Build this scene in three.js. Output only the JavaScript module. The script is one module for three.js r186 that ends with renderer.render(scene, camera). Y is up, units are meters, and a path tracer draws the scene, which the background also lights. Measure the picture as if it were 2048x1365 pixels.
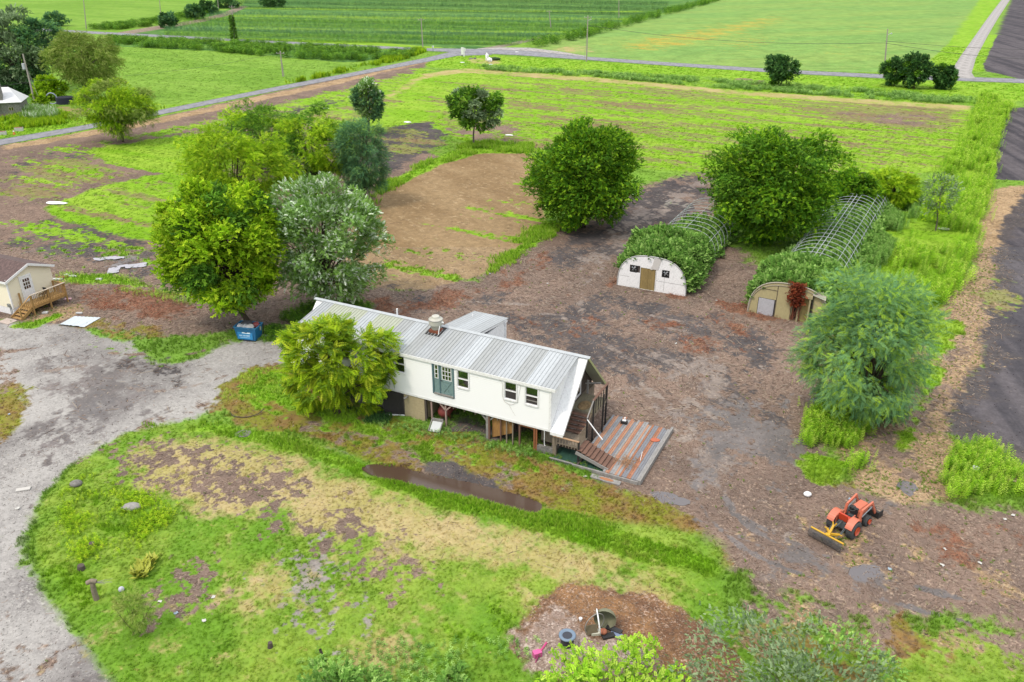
import * as THREE from 'three';
import { mergeGeometries } from 'three/addons/utils/BufferGeometryUtils.js';

// ---------------------------------------------------------------- camera, sky, sun, exposure
const FOC = 1630, PITCH = 25.6 * Math.PI / 180, HC = 26.2;          // focal length in photo pixels, pitch below horizontal, height in metres
const scene = new THREE.Scene();
const camera = new THREE.PerspectiveCamera(2 * Math.atan(682.5 / FOC) * 180 / Math.PI, 2048 / 1365, 0.5, 4000);
camera.position.set(0, HC, 0); camera.rotation.set(-PITCH, 0, 0);
const renderer = new THREE.WebGLRenderer({ antialias: true });
renderer.toneMapping = THREE.LinearToneMapping; renderer.toneMappingExposure = 1.72;
renderer.shadowMap.enabled = true;
{ // bright overcast sky, a little lighter overhead
  const W = 256, H = 128, d = new Float32Array(W * H * 4);
  for (let j = 0; j < H; j++) for (let i = 0; i < W; i++) {
    const up = Math.sin(((j + .5) / H - .5) * Math.PI), e = Math.max(0, up), az = (i / W) * Math.PI * 2;
    const cl = 1 + .10 * Math.sin(az * 3 + 7 * e) * Math.sin(az * 5 - 9 * e + 1) + .06 * Math.sin(az * 11 + 23 * e);
    const L = (.62 + .52 * e) * cl, k = (j * W + i) * 4;
    if (up < -.02) { d[k] = .16; d[k + 1] = .18; d[k + 2] = .12; } else { d[k] = L * .97; d[k + 1] = L; d[k + 2] = L * 1.05; }
    d[k + 3] = 1;
  }
  const t = new THREE.DataTexture(d, W, H, THREE.RGBAFormat, THREE.FloatType);
  t.mapping = THREE.EquirectangularReflectionMapping; t.magFilter = THREE.LinearFilter; t.needsUpdate = true;
  scene.background = t; scene.environment = t;
}
const sun = new THREE.DirectionalLight(0xfff3e0, 1.5);
sun.position.set(-60, 130, -20); sun.target.position.set(0, 0, -70); scene.add(sun, sun.target);
sun.castShadow = true; sun.shadow.radius = 22; sun.shadow.mapSize.set(4096, 4096);
Object.assign(sun.shadow.camera, { left: -160, right: 160, top: 160, bottom: -160, near: 1, far: 500 });

// ---------------------------------------------------------------- helpers
function rng(s) { return () => { s = (s + 0x6d2b79f5) | 0; let t = Math.imul(s ^ (s >>> 15), 1 | s); t = (t + Math.imul(t ^ (t >>> 7), 61 | t)) ^ t; return ((t ^ (t >>> 14)) >>> 0) / 4294967296; }; }
let R = rng(7); const rr = (a, b) => a + (b - a) * R(), pick = (a) => a[Math.floor(R() * a.length)];
const V = (x, y, z) => new THREE.Vector3(x, y, z), clamp = (x, a, b) => x < a ? a : x > b ? b : x, lerp = (a, b, t) => a + (b - a) * t, sst = (a, b, x) => { x = clamp((x - a) / (b - a), 0, 1); return x * x * (3 - 2 * x); };
const CP = Math.cos(PITCH), SP = Math.sin(PITCH);
function G(u, v, y = 0) { // a photo pixel on the level at height y
  const dx = (u - 1024) / FOC, dy = -(v - 682.5) / FOC, ry = dy * CP - SP, rz = -dy * SP - CP, t = (y - HC) / ry;
  return V(dx * t, y, rz * t);
}
function proj(p) { const y = p.y - HC, d = -p.z, zc = d * CP - y * SP, yc = y * CP + d * SP; return [1024 + FOC * p.x / zc, 682.5 - FOC * yc / zc, FOC / zc]; }
function heightTo(p, vt) { let lo = 0, hi = 25; for (let i = 0; i < 40; i++) { const m = (lo + hi) / 2; proj(V(p.x, m, p.z))[1] > vt ? lo = m : hi = m; } return lo; }

// colour: sRGB bytes as a level surface shows them under this light -> base colour
const KL = 1.78, S2L = (c) => { c /= 255; return c <= .04045 ? c / 12.92 : Math.pow((c + .055) / 1.055, 2.4); };
const col = (r, g, b, k = KL) => new THREE.Color().setRGB(Math.min(.9, S2L(r) / k), Math.min(.9, S2L(g) / k), Math.min(.9, S2L(b) / k));
const M = (r, g, b, rough = .85, o = {}) => new THREE.MeshStandardMaterial({ color: col(r, g, b), roughness: rough, ...o });

// tiling noise
const NT = 512, NZ = new Float32Array(NT * NT), NF = new Float32Array(NT * NT);
{
  const r = rng(99), lat = (n) => Float32Array.from({ length: n * n }, r);
  let amp = 1, tot = 0;
  for (let c = 8; c <= 256; c *= 2) {
    const l = lat(c), s = c / NT;
    for (let y = 0; y < NT; y++) for (let x = 0; x < NT; x++) {
      const fx = x * s, fy = y * s, ix = fx | 0, iy = fy | 0, tx = fx - ix, ty = fy - iy, a = tx * tx * (3 - 2 * tx), b = ty * ty * (3 - 2 * ty);
      const X = (ix + 1) % c, Y = (iy + 1) % c;
      NZ[y * NT + x] += amp * lerp(lerp(l[iy * c + ix], l[iy * c + X], a), lerp(l[Y * c + ix], l[Y * c + X], a), b);
    }
    tot += amp; amp *= .55;
  }
  for (let i = 0; i < NT * NT; i++) { NZ[i] = clamp((NZ[i] / tot - .5) * 2.1 + .5, 0, 1); NF[i] = r(); }
}
function N(x, y) { // x, y in cells (64 texels a cell)
  x *= 64; y *= 64; const fx = Math.floor(x), fy = Math.floor(y), a = x - fx, b = y - fy, ix = fx & 511, iy = fy & 511, jx = (ix + 1) & 511, jy = (iy + 1) & 511;
  return lerp(lerp(NZ[iy * NT + ix], NZ[iy * NT + jx], a), lerp(NZ[jy * NT + ix], NZ[jy * NT + jx], a), b);
}
function F1(x, y) { const fx = Math.floor(x), fy = Math.floor(y), a = x - fx, b = y - fy, ix = fx & 511, iy = fy & 511, jx = (ix + 1) & 511, jy = (iy + 1) & 511; return lerp(lerp(NF[iy * NT + ix], NF[iy * NT + jx], a), lerp(NF[jy * NT + ix], NF[jy * NT + jx], a), b); }

// scene bookkeeping
const used = {};
const numbered = (n) => { const k = used[n] = (used[n] ?? -1) + 1; return k ? n + '_' + String(k).padStart(3, '0') : n; };
function tag(o, label, category, group, kind) { Object.assign(o.userData, { label, category }); if (group) o.userData.group = group; if (kind) o.userData.kind = kind; return o; }
function thing(name, label, category, p = V(0, 0, 0), turn = 0, group) { const o = new THREE.Group(); o.name = numbered(name); o.position.copy(p); o.rotation.y = turn; scene.add(o); return tag(o, label, category, group); }
function struct(o, name) { o.name = numbered(name); o.userData.kind = 'structure'; scene.add(o); o.receiveShadow = o.castShadow = true; return o; }
const clean = (g) => { g = g.index ? g.toNonIndexed() : g; for (const k of Object.keys(g.attributes)) if (!['position', 'normal', 'uv'].includes(k)) g.deleteAttribute(k); if (!g.attributes.uv) g.setAttribute('uv', new THREE.BufferAttribute(new Float32Array(g.attributes.position.count * 2), 2)); return g; };
function part(name, geos, m, parent, label) {
  const g = Array.isArray(geos) ? mergeGeometries(geos.map(clean)) : geos;
  const o = new THREE.Mesh(g, m); o.name = name; o.castShadow = o.receiveShadow = true; if (label) o.userData.label = label; parent.add(o); return o;
}
function single(name, label, category, geos, m, p = V(0, 0, 0), turn = 0, group) { const o = part(numbered(name), geos, m, scene); o.position.copy(p); o.rotation.y = turn; return tag(o, label, category, group); }
const bx = (x0, x1, y0, y1, z0, z1) => { const g = new THREE.BoxGeometry(x1 - x0, y1 - y0, z1 - z0).translate((x0 + x1) / 2, (y0 + y1) / 2, (z0 + z1) / 2), p = g.attributes.position, n = g.attributes.normal, uv = g.attributes.uv; for (let i = 0; i < p.count; i++) { const ax = Math.abs(n.getX(i)), ay = Math.abs(n.getY(i)); uv.setXY(i, ax > .5 ? p.getZ(i) : p.getX(i), ay > .5 ? p.getZ(i) : p.getY(i)); } return g; };
function bar(a, b, w, h = w, roll = 0) { // a box from a to b; h is measured along the bar's own up
  const d = b.clone().sub(a), L = d.length(), g = new THREE.BoxGeometry(w, h, L); const uv = g.attributes.uv; for (let i = 0; i < uv.count; i++) uv.setXY(i, uv.getX(i) * .2 + a.x * .37, uv.getY(i) * L);
  const m = new THREE.Matrix4().lookAt(a, b, Math.abs(d.y) > L * .98 ? V(1, 0, 0) : V(0, 1, 0)); if (roll) g.rotateZ(roll);
  return g.applyMatrix4(m).translate((a.x + b.x) / 2, (a.y + b.y) / 2, (a.z + b.z) / 2);
}
function rod(a, b, r0, r1 = r0, n = 7) { const d = b.clone().sub(a), L = d.length(); const g = new THREE.CylinderGeometry(r1, r0, L, n); return g.applyQuaternion(new THREE.Quaternion().setFromUnitVectors(V(0, 1, 0), d.normalize())).translate((a.x + b.x) / 2, (a.y + b.y) / 2, (a.z + b.z) / 2); }
function limb(pts, r0, r1, n = 6) { // a bent tapering branch
  const c = new THREE.CatmullRomCurve3(pts), g = new THREE.TubeGeometry(c, pts.length * 2, 1, n), p = g.attributes.position, S = pts.length * 2;
  for (let i = 0; i < p.count; i++) { const s = Math.floor(i / (n + 1)) / S, o = c.getPointAt(clamp(s, 0, 1)), r = lerp(r0, r1, Math.pow(s, .8)); p.setXYZ(i, o.x + (p.getX(i) - o.x) * r, o.y + (p.getY(i) - o.y) * r, o.z + (p.getZ(i) - o.z) * r); }
  return g;
}
function tube(pts, r, n = 6, seg) { return new THREE.TubeGeometry(new THREE.CatmullRomCurve3(pts), seg ?? pts.length * 3, r, n); }
function panel(a, b, c, d, t = .02) { // a slab: quad a b c d thickened against its normal
  const n = b.clone().sub(a).cross(d.clone().sub(a)).normalize().multiplyScalar(-t), q = [a, b, c, d], e = q.map((p) => p.clone().add(n)), P = [], U = [];
  const L1 = a.distanceTo(b), L2 = a.distanceTo(d);
  const f = (p, q2, r, s, u = [0, 0, L1, 0, L1, L2, 0, L2]) => { for (const i of [0, 1, 2, 0, 2, 3]) { const v = [p, q2, r, s][i]; P.push(v.x, v.y, v.z); U.push(u[i * 2], u[i * 2 + 1]); } };
  f(q[0], q[1], q[2], q[3]); f(e[3], e[2], e[1], e[0]); for (let i = 0; i < 4; i++) f(q[i], e[i], e[(i + 1) % 4], q[(i + 1) % 4]);
  const g = new THREE.BufferGeometry(); g.setAttribute('position', new THREE.Float32BufferAttribute(P, 3)); g.setAttribute('uv', new THREE.Float32BufferAttribute(U, 2)); g.computeVertexNormals(); return g;
}
function tex(w, h, fn, srgb = true, rx = 1, ry = 1) { // fn(u, v) -> grey or [r, g, b] in 0..1
  const d = new Uint8Array(w * h * 4);
  for (let j = 0; j < h; j++) for (let i = 0; i < w; i++) { const c = fn(i / w, j / h), k = (j * w + i) * 4; if (typeof c === 'number') d[k] = d[k + 1] = d[k + 2] = clamp(c, 0, 1) * 255; else for (let q = 0; q < 3; q++) d[k + q] = clamp(c[q], 0, 1) * 255; d[k + 3] = 255; }
  const t = new THREE.DataTexture(d, w, h); t.wrapS = t.wrapT = THREE.RepeatWrapping; t.magFilter = THREE.LinearFilter; if (srgb) t.colorSpace = THREE.SRGBColorSpace; t.repeat.set(rx, ry); t.needsUpdate = true; return t;
}
const TX = {
  grain: tex(256, 256, (u, v) => .76 + .13 * F1(u * 160, v * 10) + .13 * N(u * 8, v * 2)),
  grime: tex(512, 512, (u, v) => .95 + .06 * (N(u * 8, v * 8) - .5) - .07 * sst(.72, .95, N(u * 8 + 3.3, v * 8 + 1.7))),
  streak: tex(512, 512, (u, v) => .92 + .06 * N(u * 8, v * 4) - .05 * F1(u * 256, v * 24)),
  speck: tex(512, 512, (u, v) => .66 + .34 * F1(u * 512, v * 512) * .7 + .25 * (N(u * 8, v * 8) - .5)),
};
TX.shin = tex(256, 256, (u, v) => { const row = Math.floor(v * 16), c = F1(Math.floor(u * 24 + (row % 2) * .5) * 7.3, row * 3.1); return .62 + .3 * c + .1 * (F1(u * 256, v * 256) - .5) - (v * 16 % 1 < .1 ? .15 : 0); });

// painted surfaces
const MT = {
  white: M(296, 296, 298, .55, { map: TX.grime }), siding: M(292, 293, 295, .6), cream: M(288, 278, 250, .7, { map: TX.grime }), block: M(225, 206, 165, .85, { map: TX.streak }),
  wood: M(176, 160, 140, .9, { map: TX.grain }), newwood: M(225, 178, 110, .85, { map: TX.grain }), greywood: M(190, 186, 182, .9, { map: TX.grain }), darkwood: M(112, 100, 92, .92, { map: TX.grain }), brownwood: M(150, 112, 94, .85, { map: TX.grain }),
  rustwood: M(214, 150, 118, .85, { map: TX.grain }), deckgrey: M(176, 178, 184, .75, { map: TX.grain }), blackwood: M(62, 58, 56, .9, { map: TX.grain }), ply: M(214, 160, 92, .85, { map: TX.grain }), orangewood: M(190, 120, 74, .85, { map: TX.grain }),
  glass: new THREE.MeshPhysicalMaterial({ color: new THREE.Color(.012, .014, .013), roughness: .03, ior: 2.8 }), black: M(48, 48, 50, .6), steel: M(190, 196, 200, .4, { metalness: .55 }), galv: M(214, 222, 226, .5, { metalness: .15 }),
  teal: M(150, 182, 182, .6, { map: TX.grime }), darkteal: M(96, 130, 138, .6), red: M(168, 78, 70, .7, { map: TX.grime }), rust: M(160, 92, 66, .9, { map: TX.grime }), tar: M(60, 58, 58, .9), conc: M(178, 174, 168, .95, { map: TX.speck }),
};
// ---------------------------------------------------------------- ground: what lies where, then the sheets
// kinds of ground: two coarse tones, a fleck tone, fleck share, coarse size (m), fleck size (m), rows (stretch along the field), roughness
const KIND = {}, KL_ = []; let KN = 0;
function kind(name, a, b, fleck, share, size, fs, o = {}) { const L = (c) => c.map((x) => S2L(x) / KL); KL_.push(KIND[name] = { id: KN++, name, a: L(a), b: L(b), f: L(fleck), share, size, fs, var: .34, rough: .95, ...o }); }
const ROW = Math.atan2(-G(1768, 155).z + G(1172, 118).z, G(1768, 155).x - G(1172, 118).x);       // direction of the field rows
kind('meadow', [126, 170, 58], [144, 184, 72], [114, 154, 50], .3, 9, .5, { row: 5, var: .32 });
kind('soil', [152, 129, 115], [126, 108, 98], [188, 164, 144], .26, 3.2, .10, { var: .36 });
kind('darksoil', [104, 97, 96], [84, 79, 80], [138, 122, 112], .16, 2.4, .12, { var: .34 });
kind('blacksoil', [110, 104, 108], [78, 75, 81], [124, 116, 114], .14, 1.3, .16, { row: 34, turn: 1.9, var: .32 });
kind('gravel', [190, 186, 182], [146, 141, 139], [202, 198, 192], .26, 5, .07, { var: .3 });
kind('lawn', [118, 164, 44], [154, 182, 68], [190, 180, 110], .12, 3.2, .12, { var: .26, soft: 1 });
kind('straw', [206, 186, 134], [188, 178, 110], [168, 162, 92], .2, 2.2, .12, { var: .24, soft: 1 });
kind('tan', [172, 146, 110], [154, 128, 94], [190, 166, 130], .25, 4.5, .18, { row: 5, turn: -.55 });
kind('mud', [138, 129, 126], [116, 109, 107], [158, 144, 134], .18, 2, .12, { rough: .5, var: .34 });
kind('ash', [176, 168, 162], [150, 142, 136], [118, 150, 60], .22, 1, .12);
kind('mulch', [128, 94, 70], [160, 120, 82], [206, 178, 158], .28, 1.1, .07, { var: .5 });
kind('chips', [178, 158, 146], [156, 132, 118], [214, 198, 186], .35, .8, .06, { var: .45 });
kind('moss', [142, 150, 44], [156, 124, 76], [120, 98, 70], .3, 1.5, .12);
kind('bright', [138, 190, 42], [164, 204, 66], [106, 150, 34], .25, 2, .2);
kind('mown', [136, 178, 92], [152, 184, 94], [122, 164, 78], .3, 14, 1.2, { row: 5, turn: .9 });
kind('orange', [204, 178, 76], [188, 182, 84], [160, 182, 88], .4, 3, .8, { row: 4 });
kind('crop', [88, 138, 66], [126, 168, 76], [70, 116, 58], .4, 5, .7, { row: 7 });
kind('debris', [152, 112, 92], [168, 122, 96], [118, 92, 78], .35, .9, .10, { var: .4 });
kind('dry', [196, 166, 130], [170, 142, 108], [214, 188, 148], .3, 2.2, .12, { var: .4 });
kind('lime', [140, 190, 40], [164, 200, 66], [124, 164, 46], .3, 2.2, .3, { row: 16, var: .24 });
kind('patchy', [150, 152, 90], [150, 128, 98], [128, 170, 54], .3, 3, .3, { row: 7 });
kind('pale', [166, 152, 142], [146, 133, 126], [186, 170, 156], .22, 2.6, .1, { var: .3 });
kind('asphalt', [166, 166, 172], [150, 150, 156], [180, 178, 178], .3, 5, .1, { var: .2 });

const LAY = [];
// lay(kind, blur in m, raggedness, coverage, photo outline of the patch on the ground)
function lay(k, blur, rag, cover, ...px) { const q = []; for (let i = 0; i < px.length; i += 2) { const p = G(px[i], Math.max(-88, px[i + 1])); q.push([p.x, p.z]); } let x0 = 1e9, x1 = -1e9, z0 = 1e9, z1 = -1e9; for (const [x, z] of q) { x0 = Math.min(x0, x); x1 = Math.max(x1, x); z0 = Math.min(z0, z); z1 = Math.max(z1, z); } LAY.push({ k: KIND[k].id, blur, rag, cover, q, x0: x0 - blur * 3, x1: x1 + blur * 3, z0: z0 - blur * 3, z1: z1 + blur * 3, off: LAY.length * 3.71 }); }
// far fields
lay('crop', 3, .2, 1, 215, 66, 300, 60, 480, 12, 520, -30, 1460, -30, 1400, 10, 1060, 84, 930, 100, 850, 98);
lay('lime', 1.5, .5, .7, 330, 76, 520, 76, 760, 84, 900, 96, 850, 98, 600, 88, 330, 82); for (const [v, dv] of [[54, 5], [28, 5], [14, 3]]) lay('lime', 2, .5, .8, 440, v, 900, v + 6, 1300, v + 8, 1290, v + 8 + dv, 900, v + 6 + dv, 430, v + dv);
lay('meadow', 3, .2, 1, -200, 60, 210, 62, 300, 52, 480, 12, 500, -30, -200, -30);
lay('mown', 2, .1, 1, 1065, 95, 1160, 70, 1450, -4, 1500, -40, 2040, -40, 1990, 10, 1895, 140, 1700, 145, 1340, 126, 1150, 114, 1060, 104);
lay('orange', 5, 1.1, .55, 1230, 90, 1300, 72, 1420, 55, 1560, 30, 1580, 40, 1450, 75, 1340, 98, 1240, 100);
lay('orange', 5, 1.1, .5, 1440, 90, 1530, 66, 1550, 78, 1470, 108); lay('orange', 4, 1.1, .5, 1650, 95, 1690, 85, 1660, 112, 1640, 118); lay('orange', 4, 1.1, .45, 1690, 45, 1730, 42, 1720, 70, 1695, 68);
lay('straw', 3, .8, .6, 1100, 96, 1150, 88, 1200, 100, 1170, 112, 1110, 106);
lay('blacksoil', .6, .12, 1, 2032, -20, 2400, -40, 2400, 168, 2048, 160, 1972, 142, 1966, 132, 1990, 80);
lay('bright', 1.5, .3, 1, 2003, 0, 1990, -30, 1960, 0, 1895, 90, 1840, 140, 1905, 140);
lay('bright', 1, .3, 1, 2020, 0, 2040, -20, 1990, 80, 1966, 132, 1968, 146, 1935, 140);
// left of the road
lay('meadow', 2, .2, 1, 215, 96, 600, 105, 720, 130, 850, 104, 860, 108, 560, 172, 300, 225, 180, 230, 100, 180, 150, 110);
lay('lime', 1.5, .7, .62, 0, 248, 150, 236, 330, 212, 560, 165, 760, 120, 850, 102, 860, 108, 620, 158, 310, 224, 170, 252, 0, 276);
lay('dry', 1.5, .6, .6, 110, 208, 170, 212, 230, 222, 180, 236, 120, 230);
lay('crop', 2, .3, 1, 215, 76, 560, 90, 850, 104, 700, 126, 460, 104, 215, 92);
lay('crop', 3, .6, .7, -100, 100, 120, 160, 130, 215, 0, 236, -200, 260);
lay('bright', 1, .5, .7, -100, 238, 60, 235, 180, 238, 150, 256, 0, 276, -100, 290);
// right of the road: the big green field
lay('soil', 2, .4, 1, -200, 310, 0, 292, 170, 264, 310, 236, 620, 168, 800, 130, 880, 118, 740, 200, 700, 260, 900, 320, 900, 420, 700, 620, 380, 680, -200, 620);
lay('lime', 2, .25, 1, 690, 250, 720, 205, 830, 150, 930, 138, 1350, 166, 1950, 214, 1935, 260, 1880, 345, 1640, 360, 1420, 348, 1250, 335, 1060, 306, 960, 300, 860, 250, 770, 262);
lay('patchy', 5, 1.1, .42, 690, 250, 720, 205, 930, 138, 1350, 166, 1950, 214, 1935, 260, 1880, 345, 1640, 360, 1250, 335, 960, 300);
lay('patchy', 3, .9, .7, 1500, 196, 1940, 214, 1910, 262, 1820, 262, 1640, 235); lay('soil', 2, 1, .48, 1640, 222, 1900, 228, 1880, 256, 1720, 248);
lay('lime', 2, .8, .74, 560, 232, 620, 208, 740, 178, 860, 138, 870, 240, 760, 262, 640, 262); lay('patchy', 2, 1, .5, 560, 232, 620, 208, 740, 178, 830, 150, 800, 220, 660, 262);
lay('bright', 2, .5, 1, 860, 118, 940, 108, 1172, 122, 1768, 160, 2048, 168, 2300, 180, 2300, 206, 2010, 200, 1960, 214, 1500, 184, 1200, 158, 930, 138, 850, 135);
lay('meadow', 2, .9, .5, 1100, 140, 1400, 150, 1768, 175, 1960, 196, 1960, 214, 1500, 184, 1200, 158);
lay('straw', .8, .7, .62, 760, 196, 840, 148, 930, 136, 1200, 155, 1500, 182, 1950, 212, 1940, 222, 1500, 192, 1200, 165, 930, 146, 850, 158, 790, 195);
lay('soil', 1.2, .9, .55, 1460, 153, 1535, 160, 1535, 172, 1470, 170); lay('straw', 1, .8, .6, 940, 116, 1010, 120, 1000, 130, 930, 126);
lay('lime', 1.2, .9, .62, 330, 262, 480, 228, 620, 192, 760, 160, 850, 130, 866, 145, 720, 205, 600, 240, 480, 262);
lay('dry', .8, .7, .7, 0, 290, 170, 262, 310, 236, 620, 170, 830, 126, 870, 118, 850, 127, 640, 177, 330, 245, 170, 274, 0, 303);
lay('lime', 1.2, .9, .52, 0, 312, 160, 288, 320, 258, 620, 192, 720, 168, 700, 190, 480, 240, 320, 275, 100, 305);
// left fields
lay('darksoil', 2.5, .9, .5, 0, 312, 160, 296, 480, 236, 700, 190, 690, 210, 420, 262, 180, 310, 60, 360, 0, 380);
lay('lime', 1.5, .8, .88, 170, 300, 300, 278, 440, 262, 470, 340, 320, 352, 260, 338, 215, 330);
lay('patchy', 2.5, .9, .6, 0, 340, 150, 310, 260, 345, 200, 380, 80, 400, 0, 420);
lay('lime', 1.5, .45, .95, 80, 420, 180, 378, 330, 345, 420, 352, 420, 480, 320, 485, 220, 470, 120, 440);
lay('patchy', 2, 1, .36, 80, 420, 180, 378, 330, 345, 420, 352, 420, 480, 320, 485, 220, 470, 120, 440);
lay('darksoil', 2, .9, .6, 0, 430, 110, 432, 320, 490, 340, 560, 240, 560, 100, 520, 0, 500);
lay('lime', 1, 1.3, .26, 0, 310, 170, 290, 230, 340, 90, 405, 0, 420); lay('lime', 1, 1.3, .2, 0, 450, 120, 450, 320, 500, 300, 560, 0, 520);
lay('mud', 1, 1, .62, 170, 510, 300, 505, 310, 545, 200, 545);
lay('darksoil', 1.8, .8, .75, 690, 350, 760, 255, 870, 240, 905, 285, 800, 330, 720, 390); lay('patchy', 2, 1, .48, 690, 350, 760, 255, 870, 240, 905, 285, 800, 330, 720, 390);
lay('soil', 1.5, .9, .6, 880, 255, 1000, 240, 1060, 262, 1040, 292, 940, 285);
lay('tan', 1.2, .18, 1, 705, 440, 760, 385, 870, 330, 960, 302, 1062, 305, 1080, 340, 1095, 455, 1090, 470, 985, 542, 880, 580, 750, 580, 690, 560);
lay('lime', 1, 1, .28, 720, 540, 900, 430, 1090, 330, 1095, 460, 985, 542, 880, 575, 760, 575);
lay('bright', .9, .35, 1, 695, 425, 770, 368, 880, 312, 950, 286, 1060, 290, 1070, 308, 960, 306, 870, 334, 760, 392, 705, 446);
lay('bright', .7, .4, 1, 1060, 455, 1110, 448, 1120, 470, 1080, 488, 1000, 540, 975, 552, 985, 530, 1060, 480);
// yard of cleared soil
lay('soil', 2.5, .5, 1, 560, 600, 740, 576, 880, 580, 990, 545, 1100, 478, 1180, 420, 1290, 370, 1425, 332, 1440, 400, 1400, 450, 1500, 520, 1660, 620, 1680, 760, 1640, 900, 1640, 980, 2100, 1020, 2400, 1060, 2400, 1330, 1800, 1220, 1470, 1180, 1300, 1010, 1100, 900, 800, 700, 560, 680);
lay('darksoil', 2, .9, .62, 1100, 470, 1180, 420, 1290, 370, 1425, 332, 1440, 400, 1400, 440, 1300, 470, 1230, 540, 1100, 560, 1080, 520);
lay('darksoil', 2, 1, .50, 700, 570, 900, 575, 1060, 600, 1230, 580, 1420, 620, 1600, 660, 1640, 760, 1620, 900, 1300, 800, 1000, 680, 760, 620);
lay('ash', 2, 1, .42, 1290, 420, 1400, 370, 1410, 400, 1310, 450, 1240, 500);
lay('debris', 1, 1, .47, 720, 600, 860, 578, 1000, 548, 1100, 490, 1120, 520, 1000, 590, 880, 640, 740, 640);
lay('debris', 1.2, 1, .30, 900, 600, 1300, 590, 1600, 660, 1620, 740, 1300, 720, 1000, 660);
lay('debris', .5, .7, .75, 1205, 560, 1240, 545, 1240, 576, 1210, 582); lay('debris', .5, .8, .75, 1310, 578, 1380, 590, 1390, 606, 1330, 600);
lay('debris', .8, .9, .62, 1410, 600, 1490, 600, 1600, 650, 1620, 672, 1500, 640, 1420, 628);
lay('debris', 1.2, .8, .64, 110, 560, 200, 552, 320, 575, 400, 612, 390, 650, 250, 640, 130, 600);
lay('bright', .7, .7, .7, 105, 545, 230, 550, 330, 572, 320, 582, 200, 570, 120, 565);
lay('pale', 2, 1, .46, 1240, 700, 1480, 690, 1640, 800, 1600, 980, 1400, 1000, 1280, 940); lay('pale', 1.5, 1, .46, 1420, 340, 1430, 380, 1320, 440, 1230, 520, 1180, 620, 1080, 680, 1100, 600, 1180, 480, 1290, 400); lay('pale', 2, 1, .46, 1440, 1040, 1800, 1080, 2048, 1160, 2048, 1220, 1700, 1190, 1470, 1150);
lay('mud', 2.4, 1, .6, 1340, 800, 1420, 780, 1520, 800, 1600, 860, 1600, 960, 1560, 1000, 1420, 960, 1300, 980, 1290, 960, 1350, 880);
lay('mud', 2, .9, .62, 1440, 1060, 1640, 1080, 1820, 1120, 1850, 1190, 1560, 1170, 1470, 1140); lay('mud', 1, .9, .6, 1720, 950, 1830, 960, 1880, 1010, 1760, 1060);
lay('mud', 1.5, .9, .5, 1600, 700, 1660, 720, 1640, 830, 1590, 830);
lay('dry', 1, 1, .35, 1500, 980, 1800, 1060, 2048, 1100, 2048, 1230, 1700, 1190, 1480, 1080);
lay('debris', .8, 1, .44, 1840, 1030, 2048, 1040, 2200, 1100, 2048, 1190, 1900, 1150, 1820, 1080);
lay('debris', .6, .7, .75, 1270, 1020, 1340, 1030, 1420, 1060, 1380, 1070, 1290, 1045); lay('debris', .4, .7, .75, 1425, 1080, 1460, 1100, 1460, 1150, 1430, 1140);
// dark fields and the dry strip on the right
lay('lime', 2, .4, 1, 1960, 192, 2040, 200, 2010, 240, 1980, 360, 1970, 440, 1930, 560, 1870, 640, 1790, 640, 1700, 560, 1760, 470, 1830, 400, 1880, 345, 1935, 260);
lay('dry', 1.6, .5, 1, 1975, 380, 2048, 370, 2200, 360, 2100, 420, 2020, 520, 1970, 700, 1900, 870, 1960, 960, 1900, 1010, 1700, 1000, 1680, 900, 1760, 780, 1880, 640, 1940, 540);
lay('soil', 1.5, .9, .55, 1700, 900, 1760, 790, 1880, 650, 1960, 560, 1990, 600, 1900, 870, 1850, 960, 1720, 980);
lay('blacksoil', .8, .2, 1, 2018, 216, 2100, 214, 2300, 214, 2300, 372, 2048, 362, 1974, 358);
lay('darksoil', 1.6, .5, 1, 2400, 385, 2048, 385, 2010, 440, 1985, 540, 1960, 620, 1965, 700, 1900, 830, 1850, 868, 1960, 895, 2060, 960, 2400, 1000);
lay('blacksoil', 1.6, .5, .75, 2400, 390, 2060, 400, 2010, 480, 1990, 700, 1920, 850, 2060, 930, 2400, 980);
lay('patchy', 1, .9, .62, 1960, 550, 2040, 560, 2048, 620, 1960, 620); lay('dry', .8, 1, .5, 1930, 640, 1990, 560, 1980, 740, 1930, 800);
lay('lime', .5, .7, .75, 1850, 640, 1930, 640, 1880, 780, 1800, 920, 1780, 990, 1750, 990, 1830, 800);
lay('lime', .8, .9, .75, 1600, 900, 1720, 860, 1700, 960, 1640, 985, 1600, 950); lay('moss', .9, .9, .6, 1640, 960, 1720, 960, 1740, 1000, 1680, 1000);
lay('lime', .8, 1, .7, 1880, 950, 1950, 920, 2060, 960, 2060, 1000, 1900, 1000);
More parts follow.
